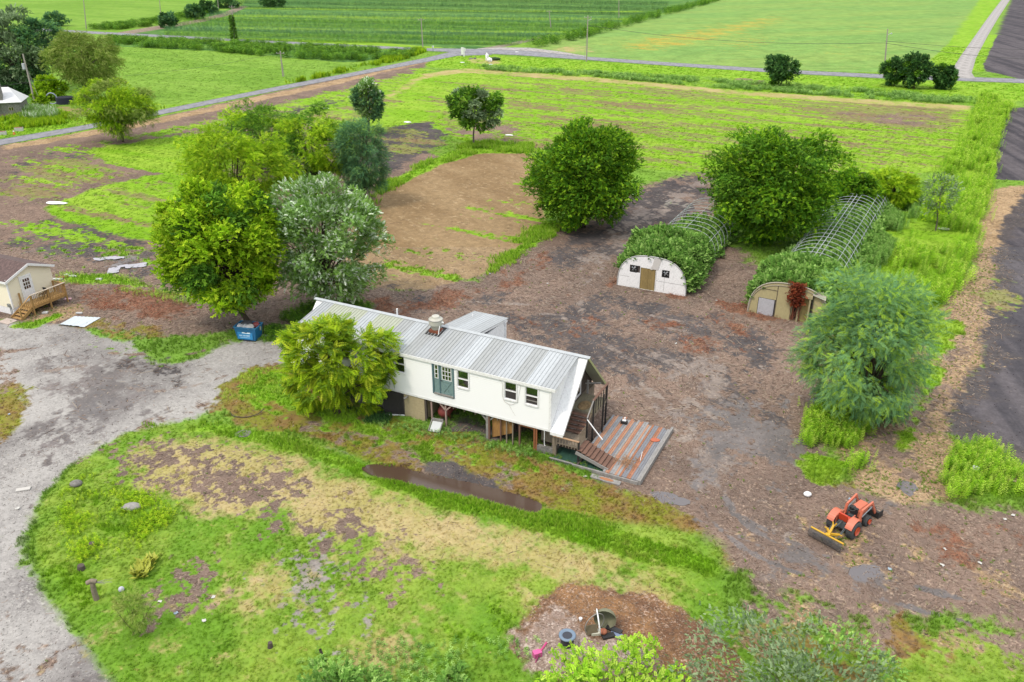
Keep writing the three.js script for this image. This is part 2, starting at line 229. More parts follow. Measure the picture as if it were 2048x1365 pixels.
// the gravel drive
lay('gravel', 1.2, .5, 1, -300, 640, 0, 648, 110, 645, 250, 680, 340, 740, 440, 690, 540, 670, 575, 720, 520, 770, 430, 800, 420, 838, 280, 852, 200, 900, 110, 960, 60, 1050, 50, 1120, 100, 1215, 190, 1305, 260, 1400, 260, 1560, -300, 1560);
lay('mud', 2, 1, .42, 0, 690, 200, 680, 420, 740, 300, 840, 120, 940, 60, 1060, 0, 1100); lay('mud', 1.5, 1, .46, 0, 1120, 60, 1120, 200, 1320, 240, 1400, 0, 1400); lay('soil', .9, 1, .5, 200, 880, 300, 840, 430, 800, 440, 830, 300, 870, 210, 920);
lay('soil', 1.5, .9, .55, 330, 650, 470, 640, 560, 680, 540, 720, 440, 700, 380, 740); lay('darksoil', 1, 1, .45, 0, 690, 180, 690, 330, 720, 420, 790, 200, 740);
lay('lime', .8, 1, .46, 150, 665, 210, 655, 320, 690, 370, 715, 350, 750, 290, 735, 220, 720, 140, 690); lay('moss', .7, .9, .6, 130, 640, 200, 630, 330, 650, 340, 680, 200, 690);
lay('dry', .9, .7, .75, 30, 645, 60, 618, 130, 602, 180, 610, 150, 640, 60, 655); lay('lime', .4, .6, .8, 10, 648, 60, 645, 130, 618, 145, 626, 70, 660, 20, 660);
lay('moss', .9, .8, .8, -60, 830, 0, 740, 40, 760, 60, 820, 20, 880, -60, 900); lay('soil', .8, .9, .6, -60, 700, 0, 690, 36, 740, 30, 800, -60, 800);
lay('soil', 1.2, 1, .42, -40, 1130, 40, 1130, 120, 1290, 200, 1400, -40, 1400);
function ruts(k, gauge, width, cover, ...px) { const p = []; for (let i = 0; i < px.length; i += 2) p.push(G(px[i], px[i + 1])); const c = new THREE.CatmullRomCurve3(p).getPoints(26); for (const s of [-1, 1]) { const l = [], r = []; c.forEach((a, i) => { const t = c[Math.min(i + 1, 26)].clone().sub(c[Math.max(0, i - 1)]).normalize(), n = V(-t.z, 0, t.x), o = a.clone().addScaledVector(n, s * gauge / 2); l.push(o.clone().addScaledVector(n, -width / 2)); r.unshift(o.clone().addScaledVector(n, width / 2)); }); lay(k, .12, 1, cover); const L = LAY[LAY.length - 1]; L.q = [...l, ...r].map((q) => [q.x, q.z]); L.x0 = Math.min(...L.q.map((q) => q[0])) - 1; L.x1 = Math.max(...L.q.map((q) => q[0])) + 1; L.z0 = Math.min(...L.q.map((q) => q[1])) - 1; L.z1 = Math.max(...L.q.map((q) => q[1])) + 1; } }
ruts('pale', 1.6, .5, .62, 1425, 345, 1310, 430, 1200, 520, 1140, 600, 1180, 680, 1300, 760, 1420, 850); ruts('mud', 1.5, .4, .62, 1640, 750, 1580, 830, 1490, 900, 1420, 980, 1500, 1080, 1700, 1160, 1960, 1230); ruts('pale', 1.6, .4, .55, 900, 610, 1100, 620, 1300, 640, 1480, 690, 1600, 780); ruts('mud', 1.4, .35, .55, 1300, 1000, 1420, 1030, 1600, 1110, 1800, 1200); ruts('pale', 1.7, .5, .5, 0, 770, 160, 745, 330, 770, 470, 735); ruts('mud', 1.7, .45, .45, 20, 1100, 40, 960, 130, 860, 280, 790, 430, 740); ruts('soil', 1.6, .4, .5, -20, 720, 120, 700, 260, 720, 420, 690); ruts('mud', 1.5, .3, .6, 440, 850, 620, 872, 800, 920, 960, 955, 1100, 990, 1260, 1030);
// around the house and the front lawn
lay('moss', 1.2, .7, 1, 420, 800, 470, 745, 560, 720, 610, 760, 800, 840, 1110, 925, 1260, 985, 1440, 1060, 1440, 1110, 1060, 1012, 860, 970, 640, 890, 430, 838);
lay('soil', 1, 1, .5, 560, 810, 800, 860, 1100, 930, 1260, 985, 1200, 1000, 860, 960, 600, 870); lay('lime', 1, 1, .42, 430, 790, 560, 740, 640, 790, 860, 870, 1110, 940, 1200, 1000, 860, 940, 560, 850);
lay('darksoil', .6, .7, .75, 800, 925, 880, 915, 960, 938, 1050, 990, 1000, 1000, 870, 960); lay('darksoil', 1.6, .4, .85, 620, 740, 1110, 880, 1110, 918, 860, 850, 640, 800);
lay('lawn', 1, .35, 1, 280, 850, 420, 840, 640, 890, 860, 972, 1060, 1014, 1440, 1068, 1455, 1170, 1440, 1240, 1480, 1300, 1700, 1260, 2048, 1280, 2300, 1300, 2300, 1600, 270, 1600, 250, 1365, 180, 1290, 90, 1190, 60, 1120, 60, 1050, 110, 960, 200, 900);
lay('straw', 1.8, .8, .98, 200, 930, 300, 885, 430, 878, 700, 960, 1000, 1050, 1250, 1110, 1460, 1185, 1460, 1240, 1250, 1180, 1060, 1130, 850, 1130, 640, 1050, 450, 1010, 320, 990);
lay('soil', .7, 1.35, .50, 250, 905, 420, 890, 600, 950, 560, 1010, 480, 1030, 330, 990, 230, 960); lay('soil', .8, 1.35, .44, 180, 900, 300, 870, 620, 960, 780, 1040, 860, 1150, 740, 1150, 480, 1040);
lay('straw', 1.2, 1, .6, 620, 1320, 760, 1240, 900, 1280, 840, 1365, 640, 1365); lay('straw', 1, 1, .45, 260, 1260, 420, 1290, 480, 1365, 300, 1365); lay('straw', 1, 1, .4, 60, 1130, 120, 1090, 140, 1200, 100, 1190);
lay('soil', .9, 1.3, .56, 280, 1150, 420, 1130, 460, 1200, 380, 1260, 290, 1240); lay('soil', .8, 1.3, .54, 700, 1130, 860, 1130, 850, 1190, 740, 1200);
lay('ash', 1.1, 1.3, .82, 560, 1120, 650, 1105, 700, 1150, 700, 1230, 640, 1270, 560, 1240);
lay('bright', .6, .5, .9, 275, 858, 420, 845, 640, 893, 860, 975, 1060, 1018, 1180, 1035, 1300, 1080, 1440, 1115, 1455, 1165, 1300, 1130, 1060, 1060, 860, 1010, 640, 925, 430, 868);
lay('bright', .9, .8, .6, 140, 960, 240, 980, 330, 1030, 300, 1120, 160, 1090, 120, 1020); lay('bright', 1, 1, .42, 800, 1200, 1020, 1190, 1060, 1260, 960, 1320, 820, 1290); lay('lime', 1, 1, .45, 60, 1050, 140, 960, 220, 1180, 260, 1365, 200, 1310);
lay('soil', 1.6, .9, .66, 1440, 1190, 1700, 1180, 2048, 1240, 2300, 1270, 2300, 1400, 1900, 1330, 1500, 1290, 1400, 1320, 1420, 1230); lay('dry', 1.2, 1, .45, 1440, 1200, 1800, 1200, 2048, 1290, 1700, 1365, 1460, 1300);
lay('moss', 1, 1, .5, 1500, 1250, 1800, 1220, 2048, 1300, 2048, 1400, 1600, 1400); lay('darksoil', .8, 1, .4, 1780, 1230, 1950, 1240, 1960, 1290, 1800, 1290);
lay('straw', 2, 1, .46, 640, 1030, 900, 1080, 1260, 1150, 1440, 1200, 1200, 1180, 1000, 1200, 860, 1180, 720, 1110); lay('straw', 1.6, 1, .3, 100, 1150, 300, 1120, 560, 1060, 760, 1120, 1000, 1300, 600, 1365, 260, 1340);
lay('mulch', .7, .6, 1, 1060, 1220, 1100, 1180, 1180, 1165, 1300, 1195, 1420, 1255, 1500, 1330, 1480, 1400, 1200, 1400, 1040, 1330, 1000, 1290); lay('chips', .7, .7, .8, 1010, 1270, 1070, 1225, 1150, 1230, 1180, 1280, 1300, 1290, 1360, 1340, 1200, 1380, 1020, 1350);

// relief: a few centimetres of unevenness in the yard, level farther out
const EDGE = [16, 42, 76];
function relief(x, z) { const d = -z; if (d < 14 || d > 76) return 0; let e = 1; for (const k of EDGE) e = Math.min(e, Math.abs(d - k) / 1.5); e = Math.min(e, 1) * sst(60, 48, Math.abs(x)); const dt = x < 4 && x > -12 && d > 30 && d < 42 ? ditch(x, z) : 9; return -.16 * sst(.8, .28, dt) + ((N(x / 5, z / 5) - .5) * .07 + (N(x / 1.3 + 7, z / 1.3) - .5) * .03) * e; }
const DITCH = [[742, 942], [800, 950], [870, 968], [960, 985], [1062, 1014]].map(([u, v]) => G(u, v));
function ditch(x, z) { let m = 9; for (let i = 0; i + 1 < DITCH.length; i++) { const a = DITCH[i], b = DITCH[i + 1], t = clamp(((x - a.x) * (b.x - a.x) + (z - a.z) * (b.z - a.z)) / a.distanceToSquared(b), 0, 1); m = Math.min(m, Math.hypot(x - lerp(a.x, b.x, t), z - lerp(a.z, b.z, t))); } return m; }
const LUT = new Uint8Array(4097); for (let i = 0; i <= 4096; i++) { const c = i / 4096; LUT[i] = Math.round(255 * (c <= .0031308 ? c * 12.92 : 1.055 * Math.pow(c, 1 / 2.4) - .055)); }
const TILES = [];
const bumpT = tex(512, 512, (u, v) => .5 * F1(u * 512, v * 512) + .5 * N(u * 8, v * 8), false);
function groundTile(x0, x1, d0, d1, W, H, sx, sz, wet) {
  const MW = 512, MH = 256, masks = [], wx = x1 - x0, wz = d1 - d0;                     // z runs from -d1 (row 0) to -d0
  for (const L of LAY) {
    if (L.x1 < x0 || L.x0 > x1 || L.z1 < -d1 || L.z0 > -d0) continue;
    let m = new Float32Array(MW * MH); const n = L.q.length, bi = Math.max(1, Math.round(L.blur / wx * MW)), bj = Math.max(1, Math.round(L.blur / wz * MH));
    let any = false;
    for (let j = 0; j < MH; j++) {
      const z = -d1 + (j + .5) / MH * wz, xs = [];
      for (let i = 0; i < n; i++) { const [ax, az] = L.q[i], [cx, cz] = L.q[(i + 1) % n]; if ((az > z) !== (cz > z)) xs.push(ax + (z - az) / (cz - az) * (cx - ax)); }
      xs.sort((a, b) => a - b);
      for (let k = 0; k + 1 < xs.length; k += 2) { const a = Math.max(0, Math.ceil((xs[k] - x0) / wx * MW - .5)), b = Math.min(MW - 1, Math.floor((xs[k + 1] - x0) / wx * MW - .5)); for (let i = a; i <= b; i++) { m[j * MW + i] = 1; any = true; } }
    }
    if (!any) continue;
    for (let pass = 0; pass < 2; pass++) {
      const t = new Float32Array(MW * MH);
      for (let j = 0; j < MH; j++) { let s = 0; for (let i = -bi; i <= bi; i++) s += m[j * MW + clamp(i, 0, MW - 1)]; for (let i = 0; i < MW; i++) { t[j * MW + i] = s / (2 * bi + 1); s += m[j * MW + Math.min(MW - 1, i + bi + 1)] - m[j * MW + Math.max(0, i - bi)]; } }
      for (let i = 0; i < MW; i++) { let s = 0; for (let j = -bj; j <= bj; j++) s += t[clamp(j, 0, MH - 1) * MW + i]; for (let j = 0; j < MH; j++) { m[j * MW + i] = s / (2 * bj + 1); s += t[Math.min(MH - 1, j + bj + 1) * MW + i] - t[Math.max(0, j - bj) * MW + i]; } }
    }
    masks.push([L, m]);
  }
  const data = new Uint8Array(W * H * 4), rough = wet ? new Uint8Array(W * H * 4) : null, cls = new Uint8Array(W * H), tx = wx / W, tz = wz / H, cr = Math.cos(ROW), sr = Math.sin(ROW);
  const c = [0, 0, 0];
  for (let j = 0; j < H; j++) for (let i = 0; i < W; i++) {
    const x = x0 + (i + .5) * tx, z = -d1 + (j + .5) * tz;
    const n1 = N(x / 11 + .3, z / 11), n2 = N(x / 2.6 + 5.1, z / 2.6 + 2.2), n3 = N(x / .7 + 1.1, z / .7 + 6.2);
    const px = clamp((x - x0) / wx * MW - .5, 0, MW - 1.001), pz = clamp((z + d1) / wz * MH - .5, 0, MH - 1.001), ix = px | 0, iz = pz | 0, fx = px - ix, fz = pz - iz, at = iz * MW + ix;
    let r = 0, g = 0, b = 0, ro = .95, id = 0, first = true;
    for (let q = -1; q < masks.length; q++) {
      let w = 1, K = KIND.meadow;
      if (q >= 0) {
        const [L, m] = masks[q]; const a0 = m[at] + (m[at + 1] - m[at]) * fx, a1 = m[at + MW] + (m[at + MW + 1] - m[at + MW]) * fx, mv = a0 + (a1 - a0) * fz;
        if (mv < .02) continue;
        const K2 = KL_[L.k], o = L.off, nn = K2.row ? N((x * cr - z * sr + o) / (2.4 * K2.row), (x * sr + z * cr + o) / 2.4) * .6 + n3 * .4 : L.rag > 1.2 ? N(x / 1.1 + o, z / 1.1 - o) * .5 + N(x / .4 - o, z / .4) * .5 : N(x / 3.1 + o, z / 3.1 - o) * .5 + n3 * .28 + N(x / .28 + o, z / .28) * .22;
        w = sst(K2.soft ? .3 : .4, K2.soft ? .7 : .6, mv * L.cover + (nn - .5) * L.rag * 1.15 * (L.cover < 1 ? 1 : Math.min(1, 4 * mv * (1.04 - mv)))); if (w <= .003) continue;
        K = K2;
      }
      let t, fl;
      if (K.row) { const tu = K.turn || 0, ca = Math.cos(ROW + tu), sa = Math.sin(ROW + tu), X = x * ca - z * sa, Z = x * sa + z * ca; t = N(X / (K.size * K.row) + .7, Z / K.size) * .75 + n2 * .25; fl = F1(X / (K.fs * Math.min(K.row, 4)), Z / K.fs); }
      else { t = N(x / K.size + K.id * .77, z / K.size) * .6 + n1 * .2 + n3 * .2; fl = F1(x / K.fs + K.id * 13, z / K.fs); }
      t = sst(.22, .78, t); const fl2 = F1(x / (K.fs * .45) + 31, z / (K.fs * .45) + 17), s = sst(1 - K.share - .12, 1 - K.share + .12, fl * .6 + fl2 * .4 + (n3 - .5) * .3) * .85, br = 1 + (fl2 * .55 + F1(x / (K.fs * 1.9), z / (K.fs * 1.9)) * .45 - .5) * 2 * K.var;
      for (let e = 0; e < 3; e++) { const v = K.a[e] + (K.b[e] - K.a[e]) * t; c[e] = (v + (K.f[e] - v) * s) * br; }
      if (first) { r = c[0]; g = c[1]; b = c[2]; first = false; id = K.id; } else { r += (c[0] - r) * w; g += (c[1] - g) * w; b += (c[2] - b) * w; if (w > .5) id = K.id; }
      ro += ((K.rough < .9 ? K.rough + (n2 - .5) * .5 : K.rough) - ro) * w;
    }
    const k = (j * W + i) * 4; data[k] = LUT[clamp(r, 0, 1) * 4096 | 0]; data[k + 1] = LUT[clamp(g, 0, 1) * 4096 | 0]; data[k + 2] = LUT[clamp(b, 0, 1) * 4096 | 0]; data[k + 3] = 255; cls[j * W + i] = id;
    if (rough) { rough[k] = rough[k + 1] = rough[k + 2] = clamp(ro, .12, 1) * 255; rough[k + 3] = 255; }
  }
  const mk = (d, srgb) => { const t = new THREE.DataTexture(d, W, H); t.magFilter = THREE.LinearFilter; if (srgb) t.colorSpace = THREE.SRGBColorSpace; t.needsUpdate = true; return t; };
  const geo = new THREE.PlaneGeometry(wx, wz, sx, sz).rotateX(-Math.PI / 2).translate((x0 + x1) / 2, 0, -(d0 + d1) / 2), p = geo.attributes.position, uv = geo.attributes.uv;
  for (let i = 0; i < p.count; i++) { p.setY(i, relief(p.getX(i), p.getZ(i))); uv.setXY(i, (p.getX(i) - x0) / wx, (p.getZ(i) + d1) / wz); }
  geo.computeVertexNormals();
  const bt = bumpT.clone(); bt.repeat.set(wx / 9, wz / 9); bt.needsUpdate = true;
  const m = new THREE.MeshPhysicalMaterial({ map: mk(data, true), roughness: 1, specularIntensity: wet ? .6 : .15, bumpMap: bt, bumpScale: .02 }); if (rough) m.roughnessMap = mk(rough, false); else m.roughness = .95;
  struct(new THREE.Mesh(geo, m), 'ground');
  TILES.push({ x0, x1, d0, d1, W, H, cls, data });
}
groundTile(-34, 34, 16, 42, 2048, 1024, 280, 110, true);
groundTile(-54, 54, 42, 76, 2048, 1024, 280, 90, true);
groundTile(-92, 92, 76, 140, 2048, 1024, 20, 10, false);
groundTile(-190, 190, 140, 300, 2048, 1024, 20, 10, false);
groundTile(-640, 640, 300, 1100, 1024, 1024, 10, 10, false);
{ const g = new THREE.PlaneGeometry(3200, 3200).rotateX(-Math.PI / 2).translate(0, -.12, -400); struct(new THREE.Mesh(g, M(132, 166, 66, .95)), 'terrain'); }
const SL = LUT; const inv = new Float32Array(256); for (let i = 0; i < 256; i++) inv[i] = S2L(i);
function groundAt(x, z) { for (const t of TILES) { if (x > t.x0 && x < t.x1 && -z > t.d0 && -z < t.d1) { const i = Math.min(t.W - 1, (x - t.x0) / (t.x1 - t.x0) * t.W | 0), j = Math.min(t.H - 1, (z + t.d1) / (t.d1 - t.d0) * t.H | 0), k = j * t.W + i; return { k: KL_[t.cls[k]].name, r: inv[t.data[k * 4]], g: inv[t.data[k * 4 + 1]], b: inv[t.data[k * 4 + 2]] }; } } return null; }

// roads: strips of asphalt and gravel just above the ground
const ROADS = [];
function road(name, pts, m, y, w) { { const l = [], r = []; for (const [u0, v0, u1, v1] of pts) { const a = G(u0, v0), b = G(u1, v1); l.push([a.x, a.z]); r.unshift([b.x, b.z]); } ROADS.push([...l, ...r]); } // pts: left edge and right edge photo pixels in pairs
  const P = [], U = [], I = []; let s = 0, last = null;
  pts.forEach(([u0, v0, u1, v1], i) => { const a = G(u0, v0), b = G(u1, v1), c = a.clone().add(b).multiplyScalar(.5); if (last) s += c.distanceTo(last); last = c; P.push(a.x, y, a.z, b.x, y, b.z); U.push(0, s / 6, 1, s / 6); if (i) { const k = i * 2; I.push(k - 2, k - 1, k, k - 1, k + 1, k); } });
  const g = new THREE.BufferGeometry(); g.setAttribute('position', new THREE.Float32BufferAttribute(P, 3)); g.setAttribute('uv', new THREE.Float32BufferAttribute(U, 2)); g.setIndex(I); g.computeVertexNormals();
  if (g.attributes.normal.getY(0) < 0) { g.setIndex(I.reverse()); g.computeVertexNormals(); }
  return struct(new THREE.Mesh(g, m), name);
}
const asph = tex(256, 512, (u, v) => { const e = Math.min(u, 1 - u), tr = Math.exp(-Math.pow((u - .3) / .09, 2)) + Math.exp(-Math.pow((u - .7) / .09, 2)); return .78 + .12 * F1(u * 256, v * 512) + .2 * (N(u * 4, v * 8) - .5) + .05 * tr - .14 * sst(.06, .0, e - .05 * N(u * 2, v * 24)); });
const mAsph = M(170, 170, 178, .9, { map: asph }), mGrav = M(206, 200, 196, .95, { map: tex(256, 512, (u, v) => { const e = Math.abs(u - .5); return .74 + .2 * F1(u * 256, v * 512) + .25 * (N(u * 4, v * 8) - .5) + .06 * Math.exp(-Math.pow((e - .22) / .1, 2)); }) });
road('road', [[-160, 308, -160, 322], [0, 279, 0, 291], [155, 253, 155, 263], [310, 222, 310, 232], [500, 184, 500, 192.5], [620, 160.5, 620, 169], [700, 146, 700, 153.5], [780, 130, 785, 137], [850, 116, 860, 123], [900, 104, 915, 112], [960, 99, 985, 110]], mAsph, .03);
road('road', [[60, 56, 60, 61], [215, 64.5, 215, 69.5], [420, 75, 420, 80], [680, 88.5, 680, 93.5], [850, 96.5, 850, 102], [960, 98, 960, 107], [1060, 102, 1040, 111], [1172, 113.5, 1172, 120], [1348, 125.5, 1348, 132.5], [1560, 139, 1560, 146.5], [1768, 149, 1768, 157], [1900, 153, 1900, 161.5], [2048, 158, 2048, 166.5], [2300, 166, 2300, 175]], mAsph, .035);
road('farm_lane', [[1898, 155, 1952, 158], [1903, 142, 1944, 146], [1922, 112, 1953, 116], [1952, 70, 1976, 72], [1976, 36, 1996, 38], [2002, 2, 2018, 4], [2022, -24, 2036, -22]], mGrav, .042);
road('gravel_pullout', [[955, 97, 955, 100], [1000, 95, 1000, 102], [1060, 95.5, 1060, 104], [1120, 103, 1120, 109.5], [1172, 112, 1172, 115]], mGrav, .026);
road('farm_track', [[945, 99, 965, 100], [985, 93, 1010, 94], [1040, 82, 1056, 84], [1080, 74, 1090, 76]], M(190, 178, 150, .95, { map: TX.speck }), .022);
road('farm_track', [[230, 66, 262, 68], [300, 54, 330, 57], [380, 42, 405, 44], [440, 28, 460, 30], [480, 12, 496, 13]], M(190, 168, 140, .95, { map: TX.speck }), .022);
// ---------------------------------------------------------------- plants
function leafGeo(list) { // list of [base, tip, width, up]: folded leaves of four triangles
  const P = [], I = []; let n = 0;
  for (const [a, b, w, up] of list) {
    const d = b.clone().sub(a), s = d.clone().cross(up).normalize().multiplyScalar(w / 2), m = a.clone().lerp(b, .45), dip = up.clone().multiplyScalar(-w * .18);
    const l = m.clone().add(s).sub(dip), r = m.clone().sub(s).sub(dip);
    for (const p of [a, l, b, r, m.clone().add(dip)]) P.push(p.x, p.y, p.z);
    I.push(n, n + 4, n + 1, n + 4, n + 2, n + 1, n, n + 3, n + 4, n + 4, n + 3, n + 2); n += 5;
  }
  const g = new THREE.BufferGeometry(); g.setAttribute('position', new THREE.Float32BufferAttribute(P, 3)); g.setIndex(I); g.computeVertexNormals(); return g;
}
R = rng(11);
const rdir = () => { const t = rr(0, 6.2832), z = rr(-1, 1), s = Math.sqrt(1 - z * z); return V(s * Math.cos(t), z, s * Math.sin(t)); };
// sprays grow along +z from the origin, about 1 unit long
function broadSpray(n, len, wid, spread) { const L = []; for (let i = 0; i < n; i++) { const t = (i + .5) / n, a = V(rr(-.05, .05), rr(-.04, .04), t * .8), d = V((i % 2 ? 1 : -1) * rr(.5, 1) * spread, rr(-.35, .2), rr(.3, 1)).normalize().multiplyScalar(len * rr(.75, 1.2)); L.push([a, a.clone().add(d), wid * rr(.8, 1.2), V(rr(-.4, .4), 1, rr(-.4, .4)).normalize()]); } return leafGeo(L); }
function pinnate(n, len, wid, droop) { const L = []; for (let i = 0; i < n; i++) { const t = .15 + .85 * i / (n - 1), y = -droop * t * t; for (const s of [-1, 1]) { const a = V(0, y, t), d = V(s, -.25 - droop * .4, .35).normalize().multiplyScalar(len * Math.sin(Math.PI * (.15 + .75 * t)) * rr(.9, 1.1)); L.push([a, a.clone().add(d), wid, V(0, 1, .2)]); } } return leafGeo(L); }
const SPRAY = {
  maple: broadSpray(9, .34, .24, 1), small: broadSpray(14, .22, .13, 1), poplar: broadSpray(12, .26, .2, 1.1), pinna: pinnate(8, .3, .1, .45), fern: pinnate(11, .2, .05, .3), willow: (() => { const L = []; for (let i = 0; i < 9; i++) { const t = i / 9, a = V(rr(-.06, .06), -t * .5, t * .7); L.push([a, a.clone().add(V(rr(-.12, .12), -.3, rr(.05, .2))), .07, V(rr(-1, 1), .5, rr(-1, 1)).normalize()]); } return leafGeo(L); })(),
  pinnaL: pinnate(7, .34, .15, .4), knot: broadSpray(8, .36, .26, 1.2), weed: (() => { const L = []; for (let i = 0; i < 10; i++) { const t = i * 2.4, y = .1 + .08 * i, k = rr(.22, .4) * (1.2 - .06 * i); L.push([V(0, y, 0), V(Math.cos(t) * k, y + rr(-.02, .16), Math.sin(t) * k), .1, V(0, 1, 0)]); } return leafGeo(L); })(),
  stalk: (() => { const L = []; for (let i = 0; i < 9; i++) { const t = rr(0, 6.28), k = rr(.08, .3); L.push([V(Math.cos(t) * .05, 0, Math.sin(t) * .05), V(Math.cos(t) * k, rr(.6, 1), Math.sin(t) * k), .07, V(-Math.sin(t), .3, Math.cos(t))]); } return leafGeo(L); })(),
};
SPRAY.bushy = (() => { const L = []; for (let i = 0; i < 26; i++) { const t = i * 2.4, y = .12 + .86 * i / 26, k = rr(.12, .22) * (1.25 - .7 * i / 26); L.push([V(Math.cos(t) * .03, y, Math.sin(t) * .03), V(Math.cos(t) * k, y + rr(.02, .12), Math.sin(t) * k), .07, V(0, 1, 0)]); } return leafGeo(L); })();
const GRASS = (() => { const P = [], I = []; let n = 0; for (let i = 0; i < 7; i++) { const t = rr(0, 6.28), k = rr(.2, .75), h = rr(.55, 1), x = rr(-.3, .3), z = rr(-.3, .3), w = .07; P.push(x - Math.sin(t) * w, 0, z + Math.cos(t) * w, x + Math.sin(t) * w, 0, z - Math.cos(t) * w, x + Math.cos(t) * k * .4, h * .7, z + Math.sin(t) * k * .4, x + Math.cos(t) * k, h, z + Math.sin(t) * k); I.push(n, n + 1, n + 2, n + 2, n + 1, n + 3); n += 4; } const g = new THREE.BufferGeometry(); g.setAttribute('position', new THREE.Float32BufferAttribute(P, 3)); g.setIndex(I); g.computeVertexNormals(); return g; })();
const leafM = new THREE.MeshPhysicalMaterial({ color: 0xffffff, roughness: .85, specularIntensity: .2, side: THREE.DoubleSide, transmission: .38, thickness: 0 });
const grassM = new THREE.MeshPhysicalMaterial({ color: 0xffffff, roughness: .9, specularIntensity: .25, side: THREE.DoubleSide });
const twigM = new THREE.MeshPhysicalMaterial({ color: 0xffffff, roughness: .95, specularIntensity: .3 });
const barkM = { grey: M(150, 138, 124, .95, { map: TX.grain }), dark: M(104, 88, 74, .95, { map: TX.grain }) };
// a cloud of copies: each entry is [position, quaternion, scale, colour]
function cloud(name, geo, m, list, parent = scene) {
  const o = new THREE.InstancedMesh(geo, m, list.length), mx = new THREE.Matrix4(), s = V(1, 1, 1);
  list.forEach(([p, q, k, c], i) => { typeof k === 'number' ? s.set(k, k, k) : s.copy(k); o.setMatrixAt(i, mx.compose(p, q, s)); o.setColorAt(i, c); });
  o.name = parent === scene ? numbered(name) : name; o.userData.kind = 'stuff'; o.castShadow = o.receiveShadow = true; parent.add(o); return o;
}
const qz = V(0, 0, 1), qUp = V(0, 1, 0);
const aim = (d, roll = 0) => new THREE.Quaternion().setFromUnitVectors(qz, d).multiply(new THREE.Quaternion().setFromAxisAngle(qz, roll));
function aimUp(d, roll) { // spray with its leaves' upper sides kept upward
  const m = new THREE.Matrix4(), z = d.clone().normalize(), x = qUp.clone().cross(z); if (x.lengthSq() < 1e-4) x.set(1, 0, 0); x.normalize(); const y = z.clone().cross(x); m.makeBasis(x, y, z); return new THREE.Quaternion().setFromRotationMatrix(m).multiply(new THREE.Quaternion().setFromAxisAngle(qz, roll));
}
const spin = () => new THREE.Quaternion().setFromAxisAngle(qUp, rr(0, 6.2832));
// palettes of leaf colours, as sRGB bytes
const PAL = {
  lime: [[132, 172, 20], [154, 190, 30], [114, 152, 18], [176, 202, 44]], green: [[84, 130, 34], [104, 150, 40], [70, 112, 34], [126, 168, 48]], maple: [[86, 134, 22], [110, 156, 26], [72, 118, 24], [138, 176, 34]], silver: [[134, 168, 96], [164, 194, 130], [116, 152, 76], [230, 236, 222], [190, 212, 172], [112, 150, 60], [130, 168, 80], [122, 160, 72], [140, 174, 100]],
  teal: [[84, 128, 86], [104, 148, 96], [70, 110, 78], [124, 164, 92]], pine: [[108, 150, 100], [126, 166, 110], [96, 138, 98], [134, 174, 98], [172, 206, 66]], willow: [[124, 150, 58], [146, 164, 76], [104, 132, 50], [160, 172, 96]], dark: [[60, 100, 52], [74, 116, 58], [50, 86, 46], [90, 130, 66]], grey: [[116, 140, 100], [134, 156, 116], [98, 122, 84], [150, 170, 130]],
  sumac: [[146, 176, 24], [164, 190, 36], [124, 156, 26], [178, 192, 50], [112, 146, 40]], knot: [[110, 154, 66], [136, 176, 84], [94, 136, 56], [156, 190, 104]], bushlime: [[146, 190, 44], [166, 202, 60], [122, 168, 40], [180, 206, 86]],
};
const tint = (pal, v = .14, k = 1.75) => { const c = pick(PAL[pal]), f = (1 + rr(-v, v)) * k; return col(c[0], c[1], c[2]).multiplyScalar(f); };
// crown of clumps: ellipsoid centred at c with radii r; returns spray entries and clump centres
function crown(c, r, o) {
  const L = [], K = []; const nc = o.clumps ?? 46;
  for (let i = 0; i < nc; i++) { // clumps on a golden spiral, uneven in reach
    const y = 1 - 2 * (i + .5) / nc, a = i * 2.39996 + rr(-.35, .35), s = Math.sqrt(1 - y * y), k = rr(.6, .9) * (i % 5 == 0 ? .55 : 1) * (.84 + .34 * N(((a % 6.2832) / 6.2832) * 1.5 + c.x * .37 + c.y, y * .55 + c.y * 1.7));
    K.push({ p: V(c.x + s * Math.cos(a) * r.x * k, c.y + y * r.y * k, c.z + s * Math.sin(a) * r.z * k), r: rr(.2, .36) * (o.clump ?? 1), t: rr(.86, 1.14), pal: o.pal2 && R() < o.mix ? o.pal2 : o.pal });
  }
  const n = o.n ?? 7000;
  for (let i = 0; i < n; i++) {
    const q = K[Math.floor(R() * K.length)], d = rdir(); if (d.y < -.2 && R() < .55) d.y *= -1;
    const ra = q.r * Math.pow(rr(.12, 1), .45), p = V(q.p.x + d.x * ra * r.x, q.p.y + d.y * ra * r.y * .8, q.p.z + d.z * ra * r.z);
    const out = p.clone().sub(c); out.y *= .6; out.normalize().add(rdir().multiplyScalar(1)).add(V(0, o.lift ?? .1, 0)).normalize();
    const cc = tint(q.pal, .18, 1.85 * q.t); L.push([p, aimUp(out, rr(-.7, .7)), (o.size ?? .5) * rr(.7, 1.3), cc]);
  }
  return { L, K };
}
